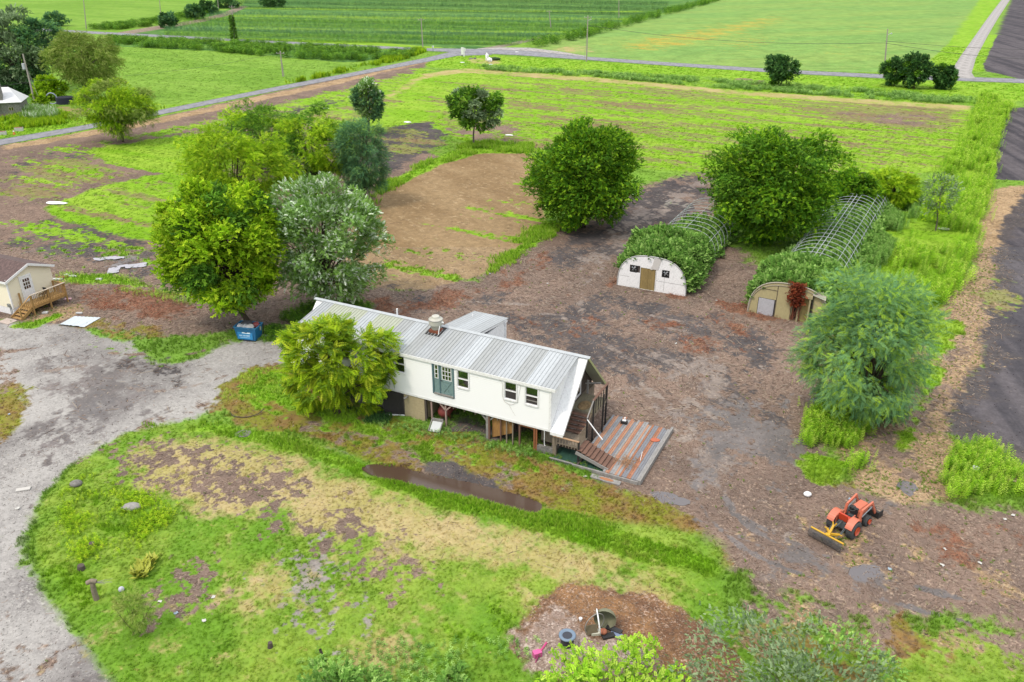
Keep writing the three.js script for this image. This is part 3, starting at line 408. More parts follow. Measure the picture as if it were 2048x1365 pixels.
// a tree from its photo: base pixel, v of its top, u of its left and right edges
function tree(name, label, category, u, v, vt, ul, ur, o) {
  const b = G(u, v), h = o.h ?? heightTo(b, vt), sc = proj(V(b.x, h * .5, b.z))[2], w = (ur - ul) / sc / 2 * (o.fat ?? 1.06), cx = (ul + ur) / 2;
  const t = thing(name, label, category, b, 0, o.group);
  const low = (o.low ?? .18) * h, cy = (low + h) / 2, ry = (h - low) / 2, cen = V((cx - proj(V(b.x, cy, b.z))[0]) / sc, cy, o.back ?? 0);
  const { L, K } = crown(cen, V(w, ry, w * (o.deep ?? .95)), o);
  const tr = o.trunk ?? h * .022, G_ = [], nst = o.stems ?? 1;
  for (let s = 0; s < nst; s++) { const sx = nst > 1 ? rr(-.3, .3) : 0, sz = nst > 1 ? rr(-.3, .3) : 0; G_.push(limb([V(sx, -.15, sz), V(lerp(sx, cen.x, .3) + rr(-.1, .1), low * .7, rr(-.1, .1)), V(cen.x * .7 + sx * 2 + rr(-.2, .2), cy * .8, sz * 2 + rr(-.2, .2)), V(cen.x + sx * 4, cy + ry * .55, sz * 4)], tr / Math.sqrt(nst), tr * .16, 7)); }
  G_.forEach((g) => part('trunk', g, o.bark ?? barkM.dark, t));
  const B = []; for (let i = 0; i < K.length; i += 2) { const k = K[i].p, f = rr(.25, .6), a = V(cen.x * f * .9, lerp(low, cy, f), 0); B.push(limb([a, a.clone().lerp(k, .5).add(V(0, rr(-.1, .5), 0)), k], tr * .34, tr * .07, 5)); }
  part('branches', B, o.bark ?? barkM.dark, t);
  cloud('crown', SPRAY[o.spray ?? 'maple'], leafM, L, t);
  return t;
}
R = rng(21);
const OLD = 'big trees round the yard';
tree('broadleaf_tree', 'tall yellow-green tree leaning beside the blue dumpster', 'tree', 504, 652, 358, 318, 566, { pal: 'lime', pal2: 'green', mix: .2, n: 19000, clumps: 90, size: .44, low: .1, trunk: .24, clump: .85 });
tree('silver_poplar', 'tall silvery poplar with pale leaf undersides behind the house end', 'tree', 645, 622, 338, 528, 772, { pal: 'silver', n: 15000, clumps: 84, size: .4, spray: 'poplar', low: .04, lift: .25, clump: .78 });
tree('locust_tree', 'bright yellow-green locust behind the leaning tree', 'tree', 470, 452, 236, 356, 580, { pal: 'lime', n: 12000, clumps: 64, size: .5, spray: 'pinna', low: 0, clump: .85, stems: 2 });
tree('locust_tree', 'dull green locust whose top shows below the road behind the yellow-green one', 'tree', 520, 345, 198, 446, 596, { pal: 'green', pal2: 'lime', mix: .3, n: 6500, clumps: 44, size: .52, spray: 'pinna', low: .0, fat: 1.15 });
tree('locust_tree', 'olive green locust beside the tan field corner', 'tree', 630, 398, 208, 552, 710, { pal: 'green', pal2: 'lime', mix: .5, n: 9500, clumps: 60, size: .5, spray: 'pinna', low: 0, clump: .85, fat: 1.15, stems: 2 });
tree('locust_tree', 'blue-green feathery locust at the grass bank of the tan field', 'tree', 722, 412, 222, 668, 780, { pal: 'teal', n: 11000, clumps: 52, size: .52, spray: 'fern', low: -.02, clump: .8, stems: 2 });
tree('silver_poplar', 'slim silvery poplar rising behind the locusts', 'tree', 738, 268, 150, 703, 770, { pal: 'silver', pal2: 'teal', mix: .5, n: 4000, clumps: 34, size: .55, spray: 'poplar', low: .16 });
tree('broadleaf_tree', 'open-crowned green tree standing in the bare patch of the lime field', 'tree', 948, 292, 168, 890, 1004, { pal: 'green', pal2: 'grey', mix: .4, n: 4200, clumps: 36, size: .58, low: .22, trunk: .17, bark: barkM.grey, clump: .9 });
tree('maple_tree', 'round dense maple between the tan field and the dark path', 'tree', 1166, 456, 238, 1046, 1292, { pal: 'maple', n: 21000, clumps: 110, size: .43, fat: .98, low: -.04, stems: 3, clump: .85 });
tree('maple_tree', 'round dense maple behind the two greenhouse frames', 'tree', 1535, 486, 253, 1402, 1684, { pal: 'maple', pal2: 'green', mix: .3, n: 22000, clumps: 120, size: .43, fat: .97, low: -.04, stems: 3, clump: .85 });
tree('bush', 'dark green bush beside the round maple at the greenhouse frame', 'bush', 1706, 424, 342, 1660, 1752, { pal: 'maple', n: 5000, clumps: 36, size: .48, low: 0, stems: 3, trunk: .1 });
tree('bush', 'yellow-green bush at the far end of the greenhouse frame', 'bush', 1786, 412, 344, 1738, 1832, { pal: 'lime', n: 5000, clumps: 36, size: .5, spray: 'pinna', low: 0, stems: 3, trunk: .1 });
tree('locust_tree', 'feathery blue-green tree in front of the beige greenhouse end', 'tree', 1738, 832, 528, 1608, 1868, { pal: 'pine', n: 17000, clumps: 96, size: .5, spray: 'fern', low: -.04, stems: 2, lift: .05, clump: .85 });
tree('bush', 'grey-green shrub at the foot of the feathery tree', 'bush', 1758, 832, 766, 1712, 1796, { pal: 'teal', n: 2600, clumps: 24, size: .4, spray: 'small', low: 0, stems: 3, trunk: .06 });
tree('sapling', 'thin half-bare sapling in the weedy ditch', 'tree', 1872, 462, 336, 1846, 1912, { pal: 'grey', pal2: 'lime', mix: .3, n: 900, clumps: 26, size: .42, spray: 'small', low: .1, bark: barkM.grey, trunk: .1, clump: 1.2 });
tree('broadleaf_tree', 'wind-blown yellow-green tree at the road verge', 'tree', 246, 284, 148, 158, 308, { pal: 'lime', pal2: 'willow', mix: .4, n: 12000, clumps: 60, size: .5, spray: 'pinna', low: .05, trunk: .22, clump: .95 });
tree('willow_tree', 'drooping olive willow behind the road', 'tree', 166, 200, 54, 98, 238, { deep: .7, pal: 'willow', n: 8500, clumps: 44, size: .95, spray: 'willow', low: .1, trunk: .3, bark: barkM.grey });
tree('silver_poplar', 'massive grey-green poplar behind the white-roofed house', 'tree', 44, 184, 14, -60, 122, { pal: 'grey', pal2: 'teal', mix: .35, n: 9000, clumps: 70, size: .9, spray: 'poplar', low: -.02, trunk: .4, deep: .55, clump: .8 });
tree('bush', 'small grey-green tree behind the massive poplar', 'bush', 110, 52, 22, 88, 132, { pal: 'teal', n: 1400, clumps: 20, size: .9, low: 0 });
tree('bush', 'lime green shrub between the utility pole and the willow', 'bush', 100, 200, 150, 72, 124, { pal: 'lime', n: 2200, clumps: 22, size: .62, low: 0, stems: 2 });
tree('bush', 'upright yellow-green shrub beside the utility pole', 'bush', 82, 216, 182, 66, 96, { pal: 'lime', n: 1200, clumps: 14, size: .5, low: 0, stems: 2 });
tree('bush', 'dark rounded bush at the foot of the massive poplar', 'bush', 36, 188, 162, -20, 66, { pal: 'dark', n: 1600, clumps: 20, size: .6, low: 0 });
for (const [lab, u, v, vt, a, b] of [['lone dark round tree beside the long road', 1562, 173, 106, 1526, 1594], ['dark tree on the pole side of the pair by the long road', 1788, 172, 114, 1764, 1814], ['largest dark tree of the clump by the long road', 1830, 177, 106, 1800, 1862], ['smallest dark tree near the farm lane mouth', 1888, 178, 130, 1866, 1910]]) tree('hedgerow_tree', lab, 'tree', u, v, vt, a, b, { pal: 'dark', pal2: 'green', mix: .2, n: 3000, clumps: 34, size: .62, low: .04, stems: 2, group: 'dark trees by the long road' });
for (const [lab, u, v, vt, a, b] of [['round tree by the left field track, nearest its mouth', 335, 55, 24, 320, 352], ['middle round tree beside the left field track', 386, 38, 8, 371, 404], ['farther round tree beside the left field track', 413, 28, 1, 399, 430], ['dark bush at the far end of the left field track', 545, 14, -6, 520, 570], ['low bush in the far hedgerow past the ivy pole', 455, 16, -4, 430, 480]]) tree('hedgerow_tree', lab, 'tree', u, v, vt, a, b, { pal: 'dark', pal2: 'teal', mix: .4, n: 1300, clumps: 20, size: 1.1, low: 0, group: 'trees along the left field track' });

// the sumac in front of the house
tree('sumac_tree', 'lime green compound-leaved tree covering the house corner', 'tree', 672, 828, 612, 546, 796, { pal: 'sumac', n: 2900, clumps: 50, size: .6, spray: 'pinnaL', low: .0, stems: 3, trunk: .16, bark: barkM.dark, clump: .54, lift: .05, deep: .5, back: .3 });
// shrubs at the lower edge
tree('bush', 'lime green leafy shrub in front of the dark drum', 'bush', 1235, 1445, 1268, 1070, 1400, { pal: 'bushlime', n: 4200, clumps: 84, size: .24, spray: 'knot', low: 0, stems: 5, trunk: .04, clump: .7, h: 2.0 });
tree('bush', 'grey-green twiggy shrub in front of the muddy ground', 'bush', 1590, 1425, 1240, 1360, 1830, { pal: 'grey', pal2: 'knot', mix: .4, n: 4600, clumps: 90, size: .21, spray: 'poplar', low: 0, stems: 7, trunk: .04, clump: .7, h: 2.4 });
tree('bush', 'blue-green maple sapling beside the short dark stake', 'bush', 678, 1400, 1308, 580, 776, { pal: 'knot', n: 800, clumps: 30, size: .3, low: 0, stems: 3, trunk: .04, h: 1.3, clump: .8 });
tree('bush', 'small blue-green maple sprout in the front lawn', 'bush', 905, 1388, 1336, 868, 950, { pal: 'knot', n: 260, clumps: 14, size: .28, low: 0, stems: 2, trunk: .03, h: .8 });
tree('bush', 'spindly olive shrub in a dark soil bed', 'bush', 266, 1268, 1175, 238, 294, { pal: 'willow', n: 900, clumps: 22, size: .26, spray: 'fern', low: .05, stems: 4, trunk: .03 });
// ---------------------------------------------------------------- the white house (local x along the ridge, z towards the lawn, y up)
{
  const FL = 1.75, EV = 4.42, RG = 5.08, BK = 3.3, RW = 6.6, AL = -18.0, T = .5;       // floor, eave, ridge heights; ridge and rear depth; left end
  const h = thing('farm_house', 'long white-sided house on posts with metal roof and outside stairs', 'house', V(2.163, 0, -39.404), -.466);
  const P = (a, b, y) => V(a, y, -b);
  R = rng(31);
  // siding: overlapping courses, cut round the openings
  const wins = [[-10.41, -9.68], [-5.99, -5.25], [-2.88, -2.13], [-1.56, -.79], [-14.45, -13.72], [-11.75, -11.02], [-16.9, -16.2]];
  const holes = wins.map(([a, b]) => [a - .02, b + .02, 3.05, 4.2]).concat([[-7.72, -6.22, 2.22, 4.36]]);
  const sd = []; const course = .118;
  for (let y = FL; y < EV - .01; y += course) {
    const y1 = Math.min(EV, y + course), cuts = [];
    for (const [a, b, lo, hi] of holes) if (y1 > lo + .03 && y < hi - .03) cuts.push([a, b]);
    cuts.sort((p, q) => p[0] - q[0]); let x = AL; const seg = [];
    for (const [a, b] of cuts) { seg.push([x, a]); x = b; } seg.push([x, 0]);
    for (const [a, b] of seg) if (b - a > .02) sd.push(panel(V(a, y, .022), V(b, y, .022), V(b, y1, .004), V(a, y1, .004), .03));
  }
  part('siding', sd, MT.siding, h);
  part('wall_core', [bx(AL, -.02, FL, EV - .02, -.16, -.1)], MT.wood, h);
  part('corner_board', [bx(-.09, .035, FL - .02, EV, -.03, .045)], MT.white, h); part('corner_board', [bx(AL - .03, AL + .09, FL - .02, EV, -.03, .045)], MT.white, h);
  part('fascia', [bx(AL - .1, .3, EV - .17, EV + .02, .045, .11)], MT.white, h); part('skirt_board', [bx(AL, 0, FL - .14, FL, -.06, .03)], MT.white, h);
  // windows
  wins.forEach(([a, b], i) => {
    const y0 = 3.08, y1 = 4.17, w = part('window', [bx(a - .07, a, y0 - .06, y1 + .06, .0, .055), bx(b, b + .07, y0 - .06, y1 + .06, .0, .055), bx(a, b, y1, y1 + .06, .0, .055), bx(a, b, y0 - .08, y0, .0, .075)], MT.white, h);
    const ym = (y0 + y1) / 2; part('pane', [bx(a + .03, b - .03, ym + .02, y1 - .02, -.05, -.035)], MT.glass, w); part('pane', [bx(a + .03, b - .03, y0 + .03, ym - .02, -.03, -.015)], MT.glass, w);
    part('sash', [bx(a, b, ym - .022, ym + .022, -.04, .03), bx(a, a + .03, y0, y1, -.045, .02), bx(b - .03, b, y0, y1, -.045, .02), bx(a + .03, b - .03, y0, y0 + .03, -.045, .02), bx(a + .03, b - .03, y1 - .025, y1, -.045, .02)], MT.white, w);
    if (i === 3) part('shade', [bx(a + .035, b - .035, y0 + .22, y0 + .27, -.012, -.004)], MT.greywood, w);
  });
  // pale teal door with side light, hanging above the ground
  { const d = part('door', [bx(-7.17, -6.28, 2.3, 4.28, -.04, .0), bx(-7.0, -6.45, 2.36, 2.42, 0, .02), bx(-7.0, -6.45, 3.14, 3.2, 0, .02), bar(V(-6.98, 2.42, .005), V(-6.47, 3.14, .005), .05, .02), bar(V(-6.47, 2.42, .008), V(-6.98, 3.14, .008), .05, .02)], MT.teal, h, 'pale teal half-glazed door with crossbuck panel');
    part('pane_frame', [bx(-7.06, -6.4, 3.28, 4.2, 0, .022)], MT.white, d);
    for (let i = 0; i < 3; i++) for (let j = 0; j < 3; j++) part('pane', [bx(-7.01 + i * .205, -7.01 + i * .205 + .16, 3.33 + j * .285, 3.33 + j * .285 + .24, .012, .026)], MT.glass, d);
    part('handle', [new THREE.SphereGeometry(.04, 8, 6).translate(-7.1, 3.2, .04)], MT.black, d);
    const s = part('side_light', [bx(-7.62, -7.24, 2.3, 4.28, -.04, .0)], MT.teal, h); part('pane_frame', [bx(-7.56, -7.3, 3.28, 4.2, 0, .022)], MT.white, s);
    for (let j = 0; j < 3; j++) part('pane', [bx(-7.51, -7.35, 3.33 + j * .285, 3.33 + j * .285 + .24, .012, .026)], MT.glass, s);
    part('door_frame', [bx(-7.72, -7.62, 2.22, 4.34, -.04, .05), bx(-7.24, -7.17, 2.28, 4.3, -.04, .03), bx(-6.28, -6.22, 2.22, 4.34, -.04, .05), bx(-7.62, -6.28, 4.28, 4.34, -.04, .05)], MT.darkteal, h); part('threshold', [bx(-7.62, -6.28, 2.22, 2.3, -.04, .09)], MT.greywood, h); part('sill_gap', [bx(-7.4, -6.26, 2.16, 2.22, 0, .03)], MT.tar, h);
  }
  // roof panels: ribbed metal sheets on the low front slope and the steep rear slope
  const sheets = [M(212, 217, 220, .55, { metalness: .1, map: TX.streak }), M(224, 230, 234, .5, { metalness: .1, map: TX.streak }), M(204, 208, 208, .6, { metalness: .1, map: TX.streak }), M(214, 220, 198, .6, { metalness: .05, map: TX.streak }), M(232, 238, 242, .45, { metalness: .1, map: TX.streak })];
  const sheet = (a0, a1, p, q, m, name = 'roof_panel') => { // p, q: [b, y] at the foot and the head
    const g = [panel(P(a0, p[0], p[1]), P(a1 - .004, p[0], p[1]), P(a1 - .004, q[0], q[1]), P(a0, q[0], q[1]), .02)], n = V(0, q[0] - p[0], q[1] - p[1]).normalize(), up = q[0] > p[0] ? V(0, q[0] - p[0], (q[1] - p[1])).normalize() : V(0, p[0] - q[0], -(q[1] - p[1])).normalize();
    for (let k = 0; k < 4; k++) { const a = a0 + (k + .15) * (a1 - a0) / 4, o = up.clone().multiplyScalar(.018); g.push(bar(P(a, p[0], p[1]).add(o), P(a, q[0], q[1]).add(o), k ? .035 : .05, k ? .028 : .036)); }
    return part(name, g, m, h);
  };
  const order = [0, 4, 2, 1, 0, 2, 4, 0, 2, 0, 2, 1, 2, 3, 3, 1, 3, 3, 3, 0];
  for (let i = 0; i < 20; i++) { const a1 = .3 - i * .92, a0 = a1 - .92; sheet(a0, a1, [-.08, EV + .03], [BK, RG], sheets[order[i]]); sheet(a0, a1, [RW + .1, FL - .1], [BK, RG], sheets[(i * 3) % 3]); }
  part('ridge_cap', [panel(P(-18.9, BK - .22, RG + .035 - .045), P(1.0, BK - .22, RG + .035 - .045), P(1.0, BK, RG + .05), P(-18.9, BK, RG + .05), .015), panel(P(1.0, BK + .2, RG - .14), P(-18.9, BK + .2, RG - .14), P(-18.9, BK, RG + .05), P(1.0, BK, RG + .05), .015)], sheets[1], h);
  // steep white end wings of the old A-frame, both ends
  for (const [a0, a1] of [[.03, .82], [-18.75, AL - .04]]) {
    const w = part('wing_roof', [panel(P(a0, -.06, FL - .06), P(a1, -.06, FL - .06), P(a1, BK, RG + .01), P(a0, BK, RG + .01), .1)], MT.white, h); part('wing_edge', [bar(P(a1 + .012, -.08, FL - .12), P(a1 + .012, BK, RG - .06), .03, .16), bx(a0, a1, FL - .26, FL - .06, .05, .1)], MT.white, w);
    const w2 = part('wing_roof', [panel(P(a1, RW + .06, FL - .06), P(a0, RW + .06, FL - .06), P(a0, BK, RG + .01), P(a1, BK, RG + .01), .1)], sheets[3], h); part('wing_edge', [bar(P(a1 + .012, RW + .08, FL - .1), P(a1 + .012, BK, RG - .06), .03, .14)], M(206, 210, 150, .7, { map: TX.grime }), w2);
  }
  // gable: white triangle over the wing, weathered boards below it
  const tri = (a, m, nm) => { const s = new THREE.Shape([new THREE.Vector2(0, FL), new THREE.Vector2(0, EV), new THREE.Vector2(BK, RG - .02)]); const g = new THREE.ExtrudeGeometry(s, { depth: .03, bevelEnabled: false }); g.rotateY(Math.PI / 2).translate(a, 0, 0); part(nm, [g], m, h); };
  tri(-.005, MT.white, 'gable_cheek'); tri(AL - .02, MT.white, 'gable_cheek');
  { const g = []; for (let b = .05; b < RW - .05; b += .15) { const top = Math.min(FL + b * (RG - FL) / BK, FL + (RW - b) * (RG - FL) / (RW - BK)) - .12; if (top > FL) { g.push(bx(-.12 + (Math.round(b / .15) % 2) * .012, -.06 + (Math.round(b / .15) % 2) * .012, FL - .1, top, -b - .145, -b)); } } part('gable_boards', g, MT.darkwood, h, 'weathered dark vertical boards'); part('gable_boards', [...g.map((q) => q.clone().translate(AL + .1, 0, 0))], MT.darkwood, h); }
  { const d = part('glass_door', [bx(-.06, .0, FL + .05, 3.9, -4.55, -4.46), bx(-.06, .0, FL + .05, 3.9, -3.36, -3.28), bx(-.06, .0, 3.82, 3.9, -4.46, -3.36), bx(-.06, .0, FL + .05, FL + .14, -4.46, -3.36), bx(-.05, -.01, FL + .14, 3.82, -3.95, -3.88)], MT.white, h, 'white-framed glass door to the landing'); part('pane', [bx(-.045, -.03, FL + .14, 3.82, -4.46, -3.95)], MT.glass, d); part('pane', [bx(-.045, -.03, FL + .14, 3.82, -3.88, -3.36)], MT.glass, d); }
  // floor over the open ground storey, rear wall
  part('floor_deck', [bx(AL, 0, FL - .2, FL - .145, -RW, -.07)], MT.wood, h); part('joists', [...Array(24)].map((_, i) => bx(AL + .3 + i * .75, AL + .35 + i * .75, FL - .38, FL - .2, -RW + .1, -.1)), MT.wood, h);
  part('rear_wall', [bx(AL, 0, 0, FL - .38, -RW + .02, -RW + .16)], MT.conc, h); part('end_wall', [bx(AL, AL + .15, 0, FL - .38, -RW + .16, -.3)], MT.conc, h);
  // ground storey along the front: dark bay, block wall, open bays on posts
  part('block_wall', [bx(-13.6, -11.3, -.05, FL - .14, -.2, -.05)], MT.conc, h);
  { const g = []; for (let y = -.05; y < FL - .16; y += .2) g.push(bx(-9.9, -8.44, y, Math.min(FL - .145, y + .193), -.17, -.03)); part('cream_wall', g, MT.block, h, 'cream stained board wall below the floor'); part('wall_light', [rod(V(-9.62, 1.48, -.03), V(-9.62, 1.5, .1), .05, .05), rod(V(-9.62, 1.46, .1), V(-9.72, 1.4, .24), .05, .08)], MT.greywood, h); }
  part('cream_return', [bx(-8.5, -8.44, 0, FL - .2, -3.2, -.18)], MT.block, h);
  { const hinge = V(-9.95, 0, 0); const d = new THREE.Group(); const o = part('basement_door', [bx(-1.32, 0, .02, 1.62, -.03, .03)], MT.blackwood, h, 'black sagging basement door standing ajar'); o.position.set(-9.95, 0, -.06); o.rotation.y = .38; part('sill_board', [bx(-1.32, 0, 0, .07, .03, .07)], MT.white, o); part('battens', [bx(-1.3, -.02, 1.45, 1.5, .03, .045), bx(-1.3, -.02, .3, .36, .03, .045)], MT.blackwood, o); part('door_post', [bx(-10.0, -9.9, 0, FL - .14, -.16, -.02), bx(-11.3, -11.2, 0, FL - .14, -.16, -.02)], MT.darkwood, h); }
  const post = (a, w, m, b = .1, brace = 0) => { const o = part('post', [bx(a - w / 2, a + w / 2, -.05, FL - .14, -b - w / 2, -b + w / 2)], m, h); if (brace) part('brace', [bar(P(a, b, FL - .62), P(a - .45, b, FL - .16), .09, .09), bar(P(a, b, FL - .62), P(a + .45, b, FL - .16), .09, .09)], m, o); };
  post(-8.38, .14, MT.darkwood, .12); post(-7.95, .09, M(190, 160, 150, .9)); post(-6.95, .09, M(196, 168, 158, .9), .1, 1); post(-4.08, .18, MT.greywood, .12, 1); post(-3.95, .1, MT.brownwood, .05); post(-3.21, .08, MT.brownwood); post(-2.82, .07, MT.wood); post(-2.42, .07, MT.wood); post(-1.97, .1, MT.brownwood); post(-1.0, .09, MT.orangewood, .05); post(-.88, .09, MT.orangewood, .08); post(.25, .2, MT.wood, .15);
  for (const a of [-17.8, -15.4, -13.7]) post(a, .16, MT.darkwood, .15); for (const a of [-16.5, -12.5, -6.5, -4.1, -1]) post(a, .15, MT.darkwood, 3.2);
  part('plywood', [(() => { const s = new THREE.Shape([[-3.86, .02], [-2.45, .72], [-2.4, FL - .16], [-3.86, FL - .16]].map(([x, y]) => new THREE.Vector2(x, y))); return new THREE.ExtrudeGeometry(s, { depth: .02, bevelEnabled: false }).translate(0, 0, -.26); })()], MT.ply, h, 'torn plywood sheet between posts');
  part('lintel', [bx(-1.95, -.95, FL - .3, FL - .15, -.14, -.06)], MT.orangewood, h);
  part('bay_wall', [bx(-.84, .0, .45, FL - .39, -.78, -.66)], MT.wood, h); part('foundation', [bx(-.86, .14, -.1, .45, -.26, -.04)], MT.conc, h); part('foundation', [bx(.0, .14, -.1, .55, -4.5, -.26)], MT.conc, h); part('side_wall', [bx(.0, .1, .55, FL - .2, -RW, -.3)], MT.wood, h); part('stud_wall', [...Array(6)].map((_, i) => bx(-4 + i * .62, -3.93 + i * .62, 0, FL - .2, -3.05, -2.97)), MT.wood, h);
  part('downpipe', [tube([V(-.35, FL - .1, .02), V(-.34, 1.2, .02), V(-.33, .7, .02), V(-.28, .62, .06), V(-.24, .7, .1)], .022)], MT.white, h);
  part('dead_vine', [tube([V(-3.7, 4.24, .06), V(-3.2, 4.2, .05), V(-3.0, 4.0, .06), V(-3.02, 3.3, .05), V(-2.9, 2.9, .05), V(-2.5, 2.75, .05), V(-2.2, 2.9, .05)], .007, 4, 24), tube([V(-3.2, 4.2, .05), V(-2.4, 4.28, .06), V(-1.9, 4.2, .05), V(-1.95, 3.6, .05), V(-2.05, 3.0, .05)], .006, 4, 20), tube([V(-2.6, 2.75, .05), V(-2.4, 2.4, .04), V(-2.2, 2.1, .04)], .005, 4, 12)], M(168, 150, 132, .95), h);
  // exhaust fan, vent pipes, rear dormer
  { const f = part('exhaust_fan', [(() => { const pts = [[0, 1.02], [.23, 1.02], [.25, .98], [.25, .9], [.42, .84], [.44, .78], [.44, .5], [.40, .44], [.31, .36], [.29, .2], [.24, .12]].map(([x, y]) => new THREE.Vector2(x, y)).reverse(); return new THREE.LatheGeometry(pts, 22).translate(-9.0, RG - .12, -2.62); })()], M(228, 226, 212, .45, { map: TX.grime }), h, 'cream mushroom-shaped exhaust fan on the roof');
    part('curb', [bx(-9.34, -8.66, RG - .3, RG + .0, -2.92, -2.32)], MT.rust, f); part('fan_ring', [new THREE.TorusGeometry(.44, .025, 6, 20).rotateX(Math.PI / 2).translate(-9, RG + .68, -2.62)], MT.greywood, f); part('flashing', [panel(P(-9.5, 2.1, RG - .205), P(-8.5, 2.1, RG - .205), P(-8.5, 3.1, RG + .0), P(-9.5, 3.1, RG + .0), .01)], MT.tar, f); part('conduit', [tube([V(-8.62, RG + .45, -2.5), V(-8.6, RG + .1, -2.3), V(-8.58, RG - .12, -2.2)], .025), rod(V(-8.6, RG + .55, -2.62), V(-8.44, RG + .55, -2.62), .05)], MT.white, f); }
  part('vent_pipe', [rod(P(-12.5, 3.55, 4.7), P(-12.5, 3.55, 5.42), .055)], MT.white, h); part('vent_pipe', [rod(P(-8.25, 5.9, 4.5), P(-8.25, 5.9, 4.95), .03), rod(P(-8.25, 5.9, 4.62), P(-8.25, 5.9, 4.68), .11)], MT.white, h);
  { const w = part('dormer_wall', [bx(-8.62, -6.42, 1.6, 4.36, -6.95, -6.8), bx(-6.52, -6.4, 2.4, 4.5, -6.8, -3.9), bx(-8.64, -8.54, 2.4, 4.5, -6.8, -3.9)], MT.white, h); part('dormer_trim', [bx(-6.42, -6.3, 4.34, 4.5, -7.05, -6.7), bx(-6.42, -6.34, 1.7, 4.36, -6.98, -6.86), bar(P(-6.36, 3.5, 4.93), P(-6.36, 7.05, 4.5), .06, .14)], MT.white, w);
    for (let i = 0; i < 3; i++) sheet(-8.82 + i * .85, -8.82 + (i + 1) * .85, [7.15, 4.56], [3.3, 5.11], sheets[[0, 1, 0][i]], 'dormer_roof_panel'); }
  // landing, two flights and railing
  const st = part('landing', [...Array(13)].map((_, i) => bx(.12, 1.62, FL + .04, FL + .08, -2.62 - (i + 1) * .158, -2.62 - i * .158 - .006)), M(150, 142, 116, .95, { map: TX.grain }), h); part('landing_frame', [bx(.1, 1.64, FL - .14, FL + .035, -2.66, -2.6), bx(1.58, 1.64, FL - .14, FL + .035, -4.7, -2.66), bx(.1, 1.64, FL - .14, FL + .035, -4.76, -4.7)], MT.wood, st); part('litter', [new THREE.SphereGeometry(.4, 10, 6).scale(1, .09, 1.5).translate(.75, FL + .08, -3.3)], M(190, 158, 110, .95, { map: TX.speck }), st);
  for (let i = 0; i < 5; i++) part('tread', [bx(.3, 1.4, FL - .1 - i * .17, FL - .06 - i * .17, -2.6 + i * .21, -2.32 + i * .21)], MT.brownwood, h); for (let i = 0; i < 4; i++) for (const k of [0, 1]) part('riser_block', [bx(.45 + k * .5, .82 + k * .5, FL - .24 - i * .17, FL - .11 - i * .17, -2.5 + i * .21, -2.44 + i * .21)], M(214, 196, 190, .9), h); part('stringer', [bar(V(.26, FL - .1, -2.66), V(.26, .75, -1.5), .05, .2), bar(V(1.44, FL - .1, -2.66), V(1.44, .75, -1.5), .05, .2)], MT.wood, h);
  part('mid_landing', [...Array(8)].map((_, i) => bx(.2, 1.75, .86, .9, -1.5 + i * .17, -1.5 + i * .17 + .16)), MT.wood, h);
  for (let i = 0; i < 8; i++) part('tread', [bx(1.72 + i * .24, 2.0 + i * .24, .92 - i * .095, .96 - i * .095, -1.05, .12)], MT.brownwood, h); part('stringer', [bar(V(1.65, .8, .15), V(3.6, .2, .15), .05, .2), bar(V(1.65, .8, -1.08), V(3.6, .2, -1.08), .05, .2)], MT.greywood, h);
  for (const [a, b, y1] of [[1.62, 2.5, 2.85], [1.62, 4.66, 2.85], [1.9, 3.36, 2.85], [1.68, 1.4, 2.2], [1.78, -.05, 1.45]]) part('stair_post', [bx(a - .045, a + .045, -.05, y1, -b - .045, -b + .045)], MT.blackwood, h);
  part('handrail', [bar(P(1.64, 2.35, 2.87), P(1.64, 4.75, 2.87), .14, .04)], MT.brownwood, h); part('handrail', [bar(P(1.64, 2.42, 2.86), P(1.68, 1.36, 2.2), .06, .09)], MT.greywood, h); part('handrail', [rod(P(1.68, 1.36, 2.15), P(2.7, 1.25, 1.15), .035)], MT.white, h); part('handrail', [bar(P(.2, -.05, 1.46), P(1.8, -.05, 1.46), .12, .035)], M(220, 178, 140, .9, { map: TX.grain }), h);
  for (let i = 0; i < 9; i++) { part('baluster', [bx(.25 + i * .18, .285 + i * .18, .88, 1.45, .02, .055)], MT.wood, h); if (i < 7) part('baluster', [bx(1.62, 1.655, .9, 1.75, -.35 - i * .16, -.315 - i * .16)], MT.wood, h); if (i < 5) part('baluster', [bx(1.62, 1.655, FL + .05, 2.84, -2.85 - i * .4, -2.8 - i * .4)], MT.blackwood, h); }
  part('back_rail', [bar(P(.2, 4.72, 2.5), P(1.2, 4.72, 2.75), .05, .09), bx(.3, .42, FL + .08, 2.75, -4.76, -4.7)], MT.greywood, h);
  // ground deck of grey and rust-stained planks
  const dk = thing('ground_deck', 'low plank deck striped grey and orange beside the outside stairs', 'deck', V(2.163, 0, -39.404), -.466);
  let a = 1.78, k = 0; const seq = ['g', 'o', 'o', 'g', 'g', 'o', 'o', 'g', 'g', 'o', 'o', 'g', 'g', 'o', 'o', 'g', 'g', 'o', 'g', 'o', 'g', 'g', 'o', 'o', 'g', 'g', 'g'];
  const mo = [MT.rustwood, M(206, 140, 104, .85, { map: TX.grain }), M(222, 168, 136, .85, { map: TX.grain })], mg = [MT.deckgrey, M(160, 162, 170, .8, { map: TX.grain }), M(192, 190, 190, .8, { map: TX.grain })];
  for (const s of seq) { const w = s === 'g' ? .145 : .125, z0 = -5.35 - rr(0, .35), z1 = .38 + rr(0, .04); part('plank', [bx(a, a + w - .012, .2, .25 + rr(0, .01), z0, a < 3.4 ? Math.min(z1, -1.1 + (a - 1.78) * .05) : z1)], s === 'g' ? pick(mg) : pick(mo), dk); a += w; }
